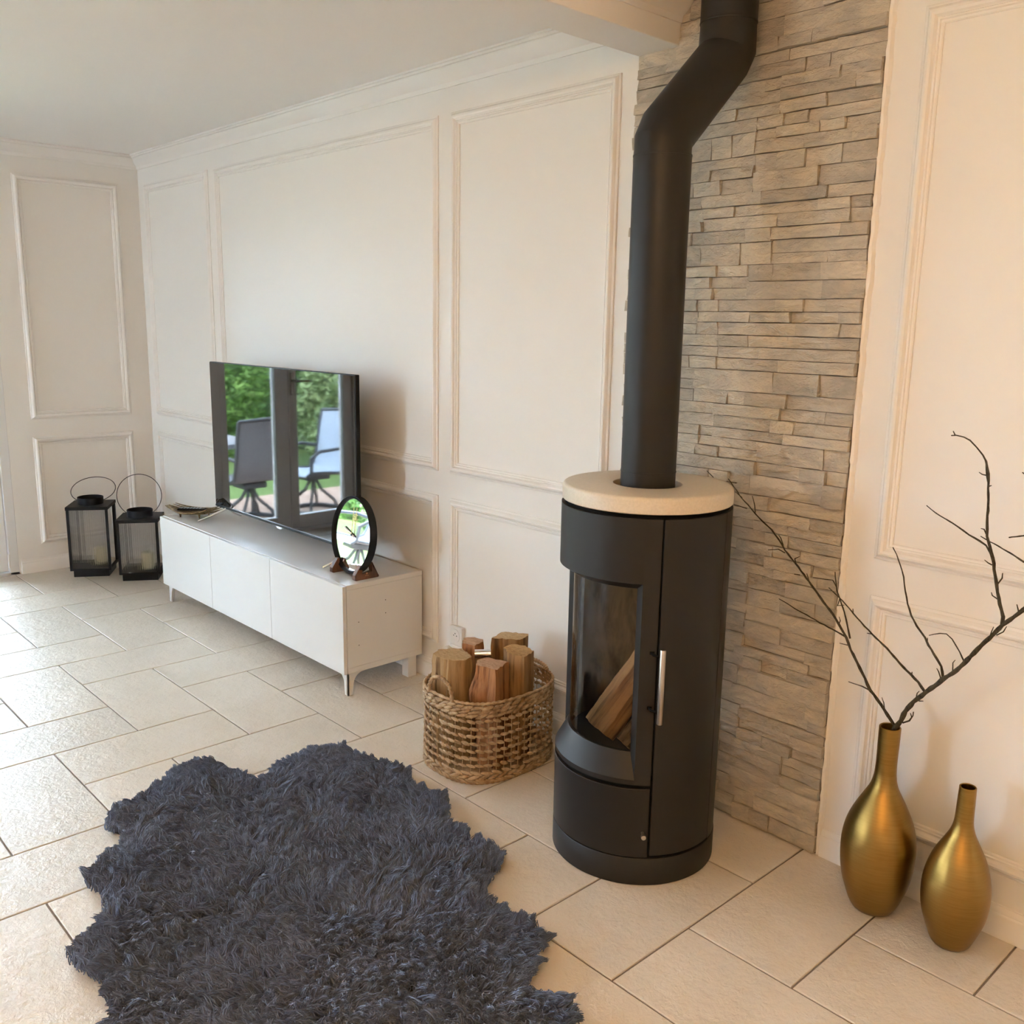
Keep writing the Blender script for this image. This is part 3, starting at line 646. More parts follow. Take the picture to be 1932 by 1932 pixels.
def world_log(poly, zt, mats, label, seed, knot=None):
    c = Vector((sum(p[0] for p in poly)/len(poly), sum(p[1] for p in poly)/len(poly)))
    return log('firewood_log', [(Vector(p)-c)[:] for p in poly], 0, zt-.014, mats, label, 'split logs standing in the wicker basket', (c.x, c.y, .014), None, knot, seed)
world_log([(3.524, -.469), (3.500, -.425), (3.522, -.372), (3.546, -.350), (3.602, -.367), (3.644, -.384), (3.644, -.424), (3.612, -.466), (3.552, -.476)], .383, ('split_pale', 'end_tan'), 'thick pale log at the left front of the basket, behind the round handle', 3)
world_log([(3.664, -.377), (3.662, -.330), (3.700, -.318), (3.748, -.300), (3.782, -.392), (3.730, -.395), (3.700, -.410)], .378, ('split_red', 'end_pink'), 'reddish knotty log at the front of the basket', 8, ((-.028, -.03, .255), .028, .05))
world_log([(3.712, -.292), (3.668, -.268), (3.664, -.216), (3.706, -.197), (3.770, -.212), (3.794, -.282), (3.744, -.294)], .404, ('split_oak', 'end_orange'), 'brown log with rough orange end at the right of the basket', 5)
world_log([(3.582, -.250), (3.552, -.172), (3.592, -.135), (3.638, -.115), (3.660, -.150), (3.655, -.190)], .409, ('split_oak', 'end_tan'), 'tallest square-cut log at the back right of the basket', 4)
world_log([(3.528, -.336), (3.482, -.290), (3.492, -.262), (3.548, -.252), (3.568, -.270), (3.576, -.318)], .396, ('split_red', 'end_pink'), 'small reddish log at the back left of the basket, in front of the socket', 6)
# inside the stove
lc = [(.054*math.cos(q)*(1+.10*math.sin(2*q)), .050*math.sin(q)) for q in [2*pi*i/11 for i in range(11)]]
def lean(a, b): return (Vector(b)-Vector(a)).to_track_quat('Z', 'Y').to_euler()
a, b_ = Vector((4.352, -.511, .400)), Vector((4.444, -.325, .655)); 
log('firewood_log', lc, 0, (b_-a).length, ('split_oak', 'end_tan'), 'thick log leaning upright behind the stove glass', 'logs inside the stove', a, lean(a, b_), None, 11)
a, b_ = Vector((4.440, -.508, .384)), Vector((4.484, -.385, .505))
log('firewood_log', [(.027*math.cos(q), .023*math.sin(q)) for q in [2*pi*i/8 for i in range(8)]], 0, (b_-a).length, ('bark', 'end_orange'), 'thin log leaning low behind the stove glass', 'logs inside the stove', a, lean(a, b_), None, 12)
# steel tube among the logs
ax = Vector((.68, .73, .04)).normalized(); c = Vector((3.640, -.325, .384))
mt = MB().tube([c-ax*.035, c+ax*.022, c+ax*.0225, c-ax*.02], [.0155, .0155, .0142, .0140], 24, cap=False); q = MB()
o = mt.build('steel_tube', ['chrome'], smooth=40); tag(o, 'small shiny steel tube lying between the logs in the basket', 'tube')

# ================================================================== BASKET
bc = Vector((3.655, -.315)); ba, bb = .186, .224
def bp(ph, off=0.0, z=0.0):
    e = 2/2.7; c, s = math.cos(ph), math.sin(ph)
    return Vector((bc.x+(ba+off)*math.copysign(abs(c)**e, c), bc.y+(bb+off)*math.copysign(abs(s)**e, s), z))
def phis(n):        # equal arc length
    q = [2*pi*i/1440 for i in range(1441)]; d = [0]
    for i in range(1440): d.append(d[-1]+(bp(q[i+1])-bp(q[i])).length)
    out = []; j = 0
    for i in range(n):
        t = d[-1]*i/n
        while d[j+1] < t: j += 1
        out.append(q[j])
    return out
NS = 46; PH = phis(NS); PH2 = phis(NS*2)
bk = empty('wicker_basket', (bc.x, bc.y, 0), 'open-weave natural wicker basket holding firewood beside the stove', 'basket')
def braid(mb, z, n, off, hgt, tilt, lenf=1.25, thick=.004, shift=0.0):
    ph = phis(n)
    for i in range(n):
        p = ph[i]+shift*2*pi/n; c = bp(p, off, z+random.uniform(-.0012, .0012)); t = (bp(p+.02, off, z)-bp(p-.02, off, z)); pl = 1.28/n; t.normalize(); o_ = Vector((t.y, -t.x, 0)); up = Vector((0, 0, 1))
        tl = tilt+random.uniform(-.10, .10); d = t*math.cos(tl)+up*math.sin(tl); hh = up*math.cos(tl)-t*math.sin(tl)
        mb.ellip(c+o_*random.uniform(-.001, .0015), (o_*thick, hh*hgt*.5*random.uniform(.85, 1.15), d*pl*.5*lenf), 6, 4)
def ropeline(mb, z, off, r, turns):
    n = turns*4; pts = []; rs = []
    for i in range(n+1): pts.append(bp(2*pi*i/n, off, z)); rs.append(r*(1+.28*math.sin(i*pi/2)))
    mb.tube(pts, rs, 6, cap=False)
for i in range(7): w = MB(); braid(w, .066+i*.0265, NS, .001, .0138, -.24, 1.28, .0048, .5*(i % 2)); w.build('weave_row', 'wicker', bk, smooth=60)
w = MB()
for p in PH:
    for dd in (0,): q = p; w.tube([bp(q, -.001, .01), bp(q, .0005, .15), bp(q, -.001, .285)], .0016, 5)
w.build('stakes', 'wicker', bk, smooth=60)
w = MB()
for k, z in enumerate((.012, .026, .040)): braid(w, z, 40, .002, .015, .28*(1 if k % 2 else -1), 1.5, .006, .33*k)
w.build('bottom_band', 'wicker', bk, smooth=60)
w = MB()
for k, z in enumerate((.247, .261, .275)): braid(w, z, 40, .002, .015, .22, 1.55, .006, .33*k)
w.build('top_band', 'wicker', bk, smooth=60)
w = MB(); ropeline(w, .289, .001, .0056, 60); w.build('rim', 'wicker', bk, smooth=60)
w = MB(); ropeline(w, .0045, .002, .0046, 60); w.build('foot_rim', 'wicker', bk, smooth=60)
w = MB(); w.add([bp(2*pi*i/60, -.006, z) for z in (.004, .012) for i in range(60)], [tuple(range(60))[::-1], tuple(range(60, 120))]+[(i, (i+1) % 60, 60+(i+1) % 60, 60+i) for i in range(60)]); w.build('bottom', 'wicker', bk)
for sgn in (-1, 1):
    pts = []; rs = []; n = 56
    for i in range(n+1):
        t = i/n; a = pi*t; x = bc.x+.004-.062*math.cos(a); z = .286+(.068 if sgn < 0 else .022)*math.sin(a)**.8
        pts.append((x, bc.y+sgn*(bb+.001), z)); rs.append(.0072*(1+.22*math.sin(i*pi/2)))
    MB().tube(pts, rs, 6).build('handle', 'wicker', bk, smooth=60)

# ================================================================== VASES AND BRANCHES
def vase(c, prof, label, wall=.0035):
    P = [(0, .004)]+[(prof[0][0]*.7, .0)]+prof
    inner = [(max(r-wall, .004), z) for r, z in reversed(prof) if z > .02]
    # smooth the outline with a Catmull-Rom pass
    def cr(ps, k=4):
        out = []
        for i in range(len(ps)-1):
            p0, p1, p2, p3 = ps[max(i-1, 0)], ps[i], ps[i+1], ps[min(i+2, len(ps)-1)]
            for j in range(k):
                t = j/k; out.append(tuple(.5*((2*p1[q])+(-p0[q]+p2[q])*t+(2*p0[q]-5*p1[q]+4*p2[q]-p3[q])*t*t+(-p0[q]+3*p1[q]-3*p2[q]+p3[q])*t**3) for q in (0, 1)))
        return out+[ps[-1]]
    pf = [(0, .005), (prof[0][0]*.75, .0)]+cr(prof)+[(prof[-1][0]-wall*.5, prof[-1][1]+.0015)]+cr(inner)
    o = MB().lathe(pf, c, 80).build('floor_vase', 'brushed_gold', smooth=45, origin=(c[0], c[1], 0))
    return tag(o, label, 'vase', 'gold bottle vases by the wall')
V1 = (5.021, -.133); V2 = (5.226, -.127)
vase(V1, [(.0470, .002), (.0565, .012), (.0665, .032), (.0765, .060), (.0845, .085), (.0895, .110), (.0930, .140), (.0945, .180), (.0925, .210), (.0880, .236), (.0810, .260), (.0715, .283), (.0605, .306), (.0480, .330), (.0360, .354), (.0295, .378), (.0268, .404), (.0264, .440), (.0270, .480), (.0272, .522)], 'tall gold bottle-shaped floor vase holding bare branches')
vase(V2, [(.0400, .002), (.0485, .012), (.0575, .034), (.0665, .058), (.0745, .084), (.0790, .110), (.0810, .140), (.0800, .168), (.0762, .193), (.0703, .217), (.0625, .241), (.0520, .264), (.0398, .288), (.0293, .311), (.0233, .334), (.0216, .358), (.0210, .392), (.0200, .432)], 'small empty gold bottle-shaped vase, right of the tall one')
BR={
'leftmain':[[5.03,-0.13,0.505],[5.031,-0.127,0.525],[5.015,-0.123,0.539],[4.996,-0.12,0.557],[4.972,-0.117,0.579],[4.95,-0.114,0.596],[4.93,-0.11,0.624],[4.904,-0.107,0.658],[4.881,-0.104,0.687],[4.864,-0.101,0.717],[4.839,-0.097,0.745],[4.815,-0.094,0.771],[4.784,-0.091,0.796],[4.752,-0.088,0.826],[4.723,-0.084,0.85],[4.685,-0.081,0.884],[4.646,-0.078,0.915],[4.623,-0.075,0.941],[4.595,-0.071,0.965],[4.559,-0.068,0.985],[4.527,-0.065,1.007],[4.483,-0.062,1.039],[4.453,-0.058,1.066],[4.426,-0.055,1.09]],
'l_tip0':[[4.377,-0.06,1.088],[4.348,-0.055,1.104]],
'l1':[[4.859,-0.1,0.719],[4.819,-0.093,0.727],[4.775,-0.087,0.734],[4.729,-0.08,0.745],[4.689,-0.073,0.751],[4.658,-0.067,0.759],[4.628,-0.06,0.764]],
'l2':[[4.874,-0.1,0.717],[4.862,-0.096,0.746],[4.847,-0.092,0.783],[4.829,-0.088,0.816],[4.816,-0.084,0.835],[4.804,-0.08,0.885]],
'l2b':[[4.815,-0.085,0.844],[4.798,-0.078,0.86],[4.735,-0.07,0.852]],
'l3':[[4.949,-0.115,0.596],[4.931,-0.123,0.604],[4.895,-0.13,0.608]],
'l4':[[4.869,-0.1,0.697],[4.85,-0.11,0.7]],
'l5':[[4.645,-0.075,0.907],[4.622,-0.073,0.913],[4.587,-0.07,0.904]],
'l6':[[4.53,-0.06,1.004],[4.526,-0.06,1.025],[4.516,-0.06,1.051]],
'l7':[[4.5,-0.058,1.011],[4.462,-0.07,1.019]],
'l8':[[4.48,-0.057,1.04],[4.458,-0.06,1.055]],
'l9':[[4.7,-0.08,0.854],[4.687,-0.09,0.856]],
'l10':[[4.729,-0.08,0.841],[4.715,-0.07,0.86]],
'l11':[[4.684,-0.08,0.886],[4.677,-0.075,0.896],[4.689,-0.07,0.904]],
'l12':[[4.998,-0.125,0.561],[4.992,-0.12,0.576],[4.983,-0.115,0.587]],
'l13':[[4.635,-0.07,0.926],[4.627,-0.073,0.947],[4.62,-0.075,0.955]],
'l14':[[4.838,-0.1,0.745],[4.839,-0.095,0.758],[4.832,-0.09,0.766]],
'l15':[[4.456,-0.055,1.081],[4.424,-0.06,1.082]],
'rmain':[[5.024,-0.13,0.503],[5.036,-0.138,0.528],[5.052,-0.145,0.553],[5.065,-0.153,0.587],[5.085,-0.161,0.62],[5.114,-0.168,0.655],[5.138,-0.176,0.682],[5.159,-0.184,0.709],[5.183,-0.191,0.733],[5.209,-0.199,0.767],[5.237,-0.206,0.811],[5.262,-0.214,0.846],[5.289,-0.222,0.886],[5.313,-0.229,0.913],[5.334,-0.237,0.938],[5.368,-0.245,0.981],[5.4,-0.252,1.027],[5.423,-0.26,1.068]],
'r1':[[5.11,-0.16,0.654],[5.088,-0.152,0.671],[5.044,-0.145,0.696],[4.994,-0.138,0.731],[4.948,-0.13,0.755],[4.9,-0.123,0.786],[4.861,-0.115,0.812],[4.832,-0.107,0.827],[4.8,-0.1,0.843]],
'r2':[[5.153,-0.17,0.708],[5.145,-0.167,0.733],[5.131,-0.165,0.749],[5.107,-0.163,0.776],[5.096,-0.16,0.792],[5.072,-0.158,0.815],[5.054,-0.155,0.838],[5.041,-0.152,0.864],[5.031,-0.15,0.895],[5.022,-0.147,0.929],[5.009,-0.145,0.958],[4.997,-0.143,0.981],[4.984,-0.14,0.997]],
'r3':[[5.202,-0.18,0.763],[5.187,-0.176,0.784],[5.165,-0.172,0.809],[5.149,-0.168,0.817],[5.132,-0.164,0.813],[5.105,-0.16,0.8]],
'r4':[[5.281,-0.2,0.881],[5.28,-0.196,0.898],[5.268,-0.192,0.925],[5.259,-0.188,0.95],[5.253,-0.185,0.971],[5.243,-0.181,1.0],[5.237,-0.177,1.025],[5.225,-0.173,1.05],[5.215,-0.169,1.071],[5.21,-0.165,1.105],[5.207,-0.162,1.142],[5.201,-0.158,1.18],[5.197,-0.154,1.214],[5.186,-0.15,1.243]],
'r4b':[[5.241,-0.185,1.016],[5.231,-0.178,1.034],[5.216,-0.171,1.05],[5.199,-0.164,1.056],[5.171,-0.158,1.065],[5.14,-0.151,1.079],[5.105,-0.144,1.092],[5.079,-0.137,1.101],[5.053,-0.13,1.114]],
'r4c':[[5.326,-0.25,1.045],[5.303,-0.238,1.052],[5.281,-0.226,1.057],[5.259,-0.214,1.062],[5.233,-0.202,1.067],[5.209,-0.19,1.073]],
'r4e':[[5.239,-0.185,1.01],[5.231,-0.188,1.014],[5.223,-0.19,1.02]],
'r4f':[[5.257,-0.19,0.968],[5.264,-0.185,0.984],[5.262,-0.18,0.995]],
'r4g':[[5.261,-0.19,0.935],[5.251,-0.195,0.942],[5.25,-0.2,0.95]],
'r5':[[5.053,-0.135,0.545],[5.07,-0.137,0.557],[5.078,-0.138,0.574],[5.079,-0.14,0.585]],
'r5b':[[5.075,-0.137,0.568],[5.072,-0.14,0.579]],
'r6':[[5.254,-0.19,0.838],[5.259,-0.195,0.857],[5.264,-0.2,0.871]],
'r7':[[5.272,-0.2,0.853],[5.284,-0.195,0.863],[5.288,-0.19,0.876]],
'r8':[[5.176,-0.175,0.731],[5.173,-0.172,0.751],[5.177,-0.17,0.759]],
'r9':[[5.148,-0.17,0.704],[5.14,-0.167,0.718],[5.134,-0.165,0.724]],
'r10':[[5.086,-0.15,0.624],[5.086,-0.147,0.639],[5.09,-0.145,0.646]],
'r11':[[5.094,-0.15,0.622],[5.108,-0.16,0.629]],
'r12':[[5.315,-0.21,0.923],[5.313,-0.22,0.94]],
'r13':[[4.835,-0.1,0.822],[4.83,-0.1,0.799],[4.849,-0.1,0.805]],
'r14':[[4.881,-0.11,0.791],[4.879,-0.11,0.804]],
'r15':[[4.941,-0.12,0.752],[4.929,-0.12,0.751]],
'r16':[[5.069,-0.15,0.685],[5.069,-0.15,0.692]],
'r17':[[5.105,-0.165,0.78],[5.102,-0.16,0.793]],
'r4top':[[5.199,-0.152,1.19],[5.192,-0.149,1.209],[5.186,-0.145,1.239],[5.175,-0.142,1.254],[5.158,-0.139,1.27],[5.14,-0.135,1.284],[5.124,-0.132,1.29],[5.105,-0.128,1.292],[5.092,-0.125,1.29]],
'r4t2':[[5.102,-0.128,1.292],[5.095,-0.125,1.301]],
'r4t3':[[5.193,-0.152,1.209],[5.182,-0.151,1.21],[5.174,-0.15,1.214]],
'r4t4':[[5.199,-0.152,1.184],[5.205,-0.15,1.187]],
'r4t5':[[5.212,-0.165,1.074],[5.206,-0.167,1.086],[5.2,-0.17,1.087]],
'rR1':[[5.342,-0.22,1.114],[5.312,-0.193,1.098],[5.292,-0.167,1.086],[5.253,-0.14,1.071]],
'rR2':[[5.332,-0.22,1.215],[5.298,-0.195,1.222],[5.274,-0.17,1.228]],
}
def stemroot(name, key, r0, r1, label, roots, side=0):
    P = [Vector(p) for p in BR[key]]; o0 = Vector((V1[0]+side*.012, V1[1], .30)); P = [o0, o0.lerp(P[0], .5)+Vector((0, 0, 0))]+P
    P = dens(P); n = len(P)
    o = MB().tube(P, [(r0+(r1-r0)*(i/(n-1)))*(1+.14*math.sin(i*2.1)+random.uniform(-.06, .06)) for i in range(n)], 7).build(name, 'branch_bark', smooth=60, origin=(V1[0], V1[1], .30))
    tag(o, label, 'branch', 'bare branches in the tall vase')
    for k, ra, rb in roots:
        Q = dens([Vector(p) for p in BR[k]]); n = len(Q)
        MB().tube(Q, [(ra+(rb-ra)*(i/max(1, n-1)))*(1+.12*math.sin(i*2.3)) for i in range(n)], 6).build('twig', 'branch_bark', o, smooth=60)
    return o
def dens(P, step=.012):
    out = []
    for i in range(len(P)-1):
        a, b = P[i], P[i+1]; k = max(1, int((b-a).length/step))
        out += [a.lerp(b, j/k)+(Vector((random.uniform(-1, 1), random.uniform(-1, 1), random.uniform(-1, 1)))*.0007 if j else Vector()) for j in range(k)]
    return out+[P[-1]]
stemroot('bare_branch', 'leftmain', .0052, .0013, 'thin bare branch leaning left from the tall vase towards the stove', [('l_tip0', .0012, .0009), ('l1', .0024, .0011), ('l2', .0026, .0012), ('l2b', .0014, .001), ('l3', .0019, .001)]+[('l%d' % i, .0016, .0009) for i in range(4, 16)], 1)
stemroot('bare_branch', 'rmain', .0072, .0042, 'thick forked bare branch leaning right from the tall vase', [('r1', .0034, .0012), ('r2', .0034, .0013), ('r3', .0019, .0011), ('r4', .0046, .0026), ('r4top', .0026, .0013), ('r4b', .0026, .0012), ('r4c', .0022, .0012), ('rR1', .0022, .0015), ('rR2', .0022, .0014), ('r5', .0024, .0013), ('r4f', .002, .0012)]+[(k, .0017, .001) for k in ('r4e', 'r4g', 'r5b', 'r6', 'r7', 'r8', 'r9', 'r10', 'r11', 'r12', 'r13', 'r14', 'r15', 'r16', 'r17', 'r4t2', 'r4t3', 'r4t4', 'r4t5')], -1)

# ================================================================== TV BENCH
bx0, bx1, byf, byb = 1.0805, 2.8805, -.4244, -.0225; cf = byf+.018
bench = empty('tv_bench', (bx0, byf, 0), 'long low white television bench with three plain doors', 'tv bench')
MB().box((bx0, cf, .459), (bx1, byb, .48)).build('top_panel', 'white_lacquer', bench, bevel=.0012)
MB().box((bx0, cf, .10), (bx1, byb, .125)).build('bottom_panel', 'white_lacquer', bench, bevel=.0012)
for a, b in ((bx0, bx0+.016), (bx1-.016, bx1)): MB().box((a, cf, .1255), (b, byb, .4585)).build('side_panel', 'white_lacquer', bench, bevel=.0008)
MB().box((bx0+.017, byb-.006, .126), (bx1-.017, byb-.001, .458)).build('back_panel', 'white_lacquer', bench)
for i in range(3):
    a = bx0+.6*i+.0012; MB().box((a, byf, .101), (a+.5976, cf-.0015, .477)).build('door', 'white_lacquer', bench, bevel=.0012)
for y, z in ((-.30+.0, .315), (-.30, .215), (-.165, .385), (-.165, .328)):
    MB().tube([(bx1-.002, y-.09+.04, z), (bx1+.0003, y-.09+.04, z)], .0022, 8).build('peg_hole', 'black_hole', bench)
def arcleg(sx_, front):
    X = bx0+.012 if sx_ < 0 else bx1-.012; dirx = 1 if sx_ < 0 else -1; mb = MB()
    A = [(0, .10), (.092, .10), (.092, .096)]+[(.030+.05*(1-math.sin(q)), .096-.056*(1-math.cos(q))) for q in [pi/2*i/8 for i in range(9)]]
    A = [(0, .10), (.095, .10), (.095, .095)]+[(.03+.055*(1-math.sin(q)), .095-.055*math.cos(q)+.0) for q in []]
    for i in range(9):
        q = pi/2*i/8; A.append((.080-.052*math.sin(q), .094-.052*(1-math.cos(q))))
    A += [(.023, .0), (0, .0)]
    mb.prism([(X+dirx*a, z) for a, z in A], 'y', byf+.024, byf+.032); mb.prism([(byf+.024+a, z) for a, z in A], 'x', X, X+dirx*.008)
    return mb
for s_ in (-1, 1): arcleg(s_, True).build('leg', 'white_lacquer', bench, bevel=.001)
for X in (bx0+.02, bx1-.065): MB().box((X, byb-.062, 0), (X+.045, byb-.017, .10)).build('leg', 'white_lacquer', bench, bevel=.0015)

# ================================================================== TELEVISION
tx0, tx1, ty, tz0, tz1 = 1.335, 2.686, -.22, .552, 1.3125
tv = empty('television', ((tx0+tx1)/2, ty, .48), 'large flat black television on the white bench, screen off and reflecting the garden', 'television')
w = MB(); w.box((tx0, ty+.0005, tz0), (tx1, ty+.022, tz1)); w.box((tx0+.12, ty+.022, tz0+.03), (tx1-.12, ty+.055, tz0+.40)); w.build('casing', 'tv_black', tv, bevel=.003)
MB().box((tx0+.004, ty-.0012, tz0+.010), (tx1-.004, ty+.0003, tz1-.004)).build('screen', 'tv_screen', tv)
MB().box((tx0+.002, ty-.003, tz0-.001), (tx1-.002, ty+.0003, tz0+.010)).build('lower_bezel', 'tv_black', tv, bevel=.001)
MB().prism([(1.99, .5405), (2.03, .5405), (2.04, .551), (1.98, .551)], 'y', ty-.002, ty+.004).build('logo_tab', 'chrome', tv)
for xa, xt in ((1.367, 1.455), (2.591, 2.655)):
    w = MB(); w.tube([(xa, -.336, .4865), (xa+(xt-xa)*.5, -.278, .517), (xt, ty+.012, .556)], [.0062, .007, .0085], 10); w.build('foot', 'chrome', tv, smooth=50)
    w = MB(); w.tube([(xa, -.096, .4865), (xa+(xt-xa)*.5, -.155, .517), (xt, ty+.013, .556)], [.0062, .007, .0085], 10); w.build('foot', 'chrome', tv, smooth=50)

# ================================================================== MIRROR CLOCK ON ITS WALNUT FEET
cr = .163; cc = Vector((2.752, -.286, .480+.010+cr)); ang = rad(-4.0); tilt = rad(7)
nrm = Vector((math.sin(ang)*math.cos(tilt), -math.cos(ang)*math.cos(tilt), math.sin(tilt))); cxv = Vector((math.cos(ang), math.sin(ang), 0)); czv = nrm.cross(cxv)*-1
if czv.z < 0: czv = -czv
cl = empty('mirror_clock', (cc.x, cc.y, cc.z-cr), 'round black-rimmed mirror clock standing on the right end of the bench', 'clock')
def cring(mb, prof, n=64):   # prof: (radius, depth along normal)
    V = [cc+(cxv*math.cos(2*pi*j/n)+czv*math.sin(2*pi*j/n))*r+nrm*d for r, d in prof for j in range(n)]; k = len(prof)
    return mb.add(V, [(i*n+j, i*n+(j+1) % n, (i+1)*n+(j+1) % n, (i+1)*n+j) for i in range(k-1) for j in range(n)])
cring(MB(), [(0.0, -.022), (cr-.006, -.022), (cr, -.018), (cr, .012), (cr-.003, .0145), (cr-.006, .012), (cr-.0075, .009), (cr-.0088, .0115), (cr-.0102, .010), (cr-.0115, .004), (cr-.0115, -.004)]).build('rim', 'lantern_black', cl, smooth=35)
cring(MB(), [(0.0, .0015), (cr-.0116, .0015)]).build('mirror', 'mirror', cl)
def hand(mb, a, l0, l1, w0, w1, d):
    u = cxv*math.sin(a)+czv*math.cos(a); v = cxv*math.cos(a)-czv*math.sin(a); V = [cc+u*l0-v*w0, cc+u*l1-v*w1, cc+u*l1+v*w1, cc+u*l0+v*w0]
    V = [p+nrm*d for p in V]+[p+nrm*(d+.0012) for p in V]; return mb.add(V, [(0, 1, 2, 3), (7, 6, 5, 4), (0, 4, 5, 1), (1, 5, 6, 2), (2, 6, 7, 3), (3, 7, 4, 0)])
hand(MB(), rad(1), -.022, .115, .0018, .0015, .008).build('minute_hand', 'clock_gold', cl)
hand(MB(), rad(-72), -.022, .075, .0042, .0034, .0056).build('hour_hand', 'clock_white', cl)
w = MB(); w.tube([cc+nrm*.0016, cc+nrm*.0105], .0045, 12); w.build('hub', 'patio_metal', cl, smooth=40)
w = MB()
for i in range(46):
    q = random.uniform(0, 2*pi); r = .019*math.sqrt(random.random()); p = cc+cxv*(.014+r*math.cos(q)*.95)+czv*(.068+r*1.3*math.sin(q))+nrm*.004; w.ellip(p, (cxv*.0017, nrm*.0008, czv*.0017), 6, 4)
w.build('ornament', 'clock_gold', cl)
for a, l in ((180, .016), (205, .012), (158, .012)):
    hand(MB(), rad(a), cr-.024-l, cr-.024, .0011, .0011, .002).build('hour_mark', 'clock_white', cl)
cs = empty('clock_stand', (2.752, -.29, .48), 'pair of walnut block feet holding the mirror clock', 'clock stand')
for X, s_ in ((2.664, -1), (2.836, 1)):
    poly = [(-.342, .484), (-.338, .480), (-.226, .480), (-.222, .485), (-.262, .545), (-.2585, .548), (-.2585, .510), (-.3050, .504), (-.3050, .541), (-.3135, .541), (-.342, .503)]
    ft = MB().prism(poly, 'x', X-.011, X+.011).build('foot', 'walnut', cs, bevel=.0015)
    if s_ > 0:
        w = MB(); n = 20; w.add([(X+.0114, -.284+.0042*math.cos(2*pi*i/n), .505+.0046*math.sin(2*pi*i/n)) for i in range(n)], [tuple(range(n))]); w.build('emblem', 'emblem', ft)
        w = MB()
        for i, hh in enumerate((.0030, .0030, .0022, .0030, .0022, .0026)): w.box((X+.0111, -.292+i*.0030, .494), (X+.01135, -.292+i*.0030+.0016, .494+hh))
        w.build('lettering', 'emblem', ft)

# ================================================================== DISH AND REMOTE
dc = Vector((1.205, -.285, 0)); dx = Vector((.845, .535, 0)).normalized(); dy = Vector((-dx.y, dx.x, 0))
dish = empty('decorative_dish', (dc.x, dc.y, .48), 'bronze leaf-like openwork dish at the left end of the bench', 'dish')
NSL = 8
for k in range(NSL):
    t = (k+.5)/NSL*2-1; hw = .088; L0 = .165*(1-.28*t*t)*random.uniform(.94, 1.08); L1 = .185*(1-.30*t*t)*random.uniform(.92, 1.1); pts = []; rs = []
    for i in range(15):
        s_ = i/14*2-1; a = s_*(L1 if s_ > 0 else L0); yv = t*hw*(1-.66*s_*s_)+(.004*math.sin(5*s_+k)); z = .4985+.030*s_*s_+.014*t*t+(.010 if s_ > .5 else 0)*(s_-.5)
        pts.append(dc+dx*a+dy*yv+Vector((0, 0, z))); rs.append(.0105*(1-.72*abs(s_)**2.2)+.0012)
    mb = MB(); mb.tube(pts, rs, 8)
    mb.v = [(p[0], p[1], pts[min(i//8, 14)].z+(p[2]-pts[min(i//8, 14)].z)*.42) for i, p in enumerate(mb.v)]
    mb.build('slat', 'antique_bronze', dish, smooth=60)
for a, b in ((-.055, -.045), (.06, -.045), (-.055, .045), (.06, .045)):
    p = dc+dx*a+dy*b; MB().tube([p+Vector((0, 0, .4803)), p+Vector((0, 0, .503))], [.003, .0075], 8).build('foot', 'antique_bronze', dish, smooth=60)
rm = empty('remote_control', (dc.x, dc.y, .512), 'slim black remote control lying in the bronze dish', 'remote control')
q = dc-dx*.0-dy*.008; e1 = Vector((.72, .69, 0)); e2 = Vector((-.69, .72, 0))
MB().obox((q.x-.015, q.y), e1[:2], e2[:2], .075, .018, .5125, .5245).build('body', 'remote_black', rm, bevel=.003)
w = MB()
for i in range(7):
    for j in (-1, 0, 1): p = q+e1*(-.055+.017*i)+e2*.010*j; w.obox((p.x-.015, p.y), e1[:2], e2[:2], .004, .003, .5245, .5256)
w.build('buttons', 'patio_mesh_light', rm)

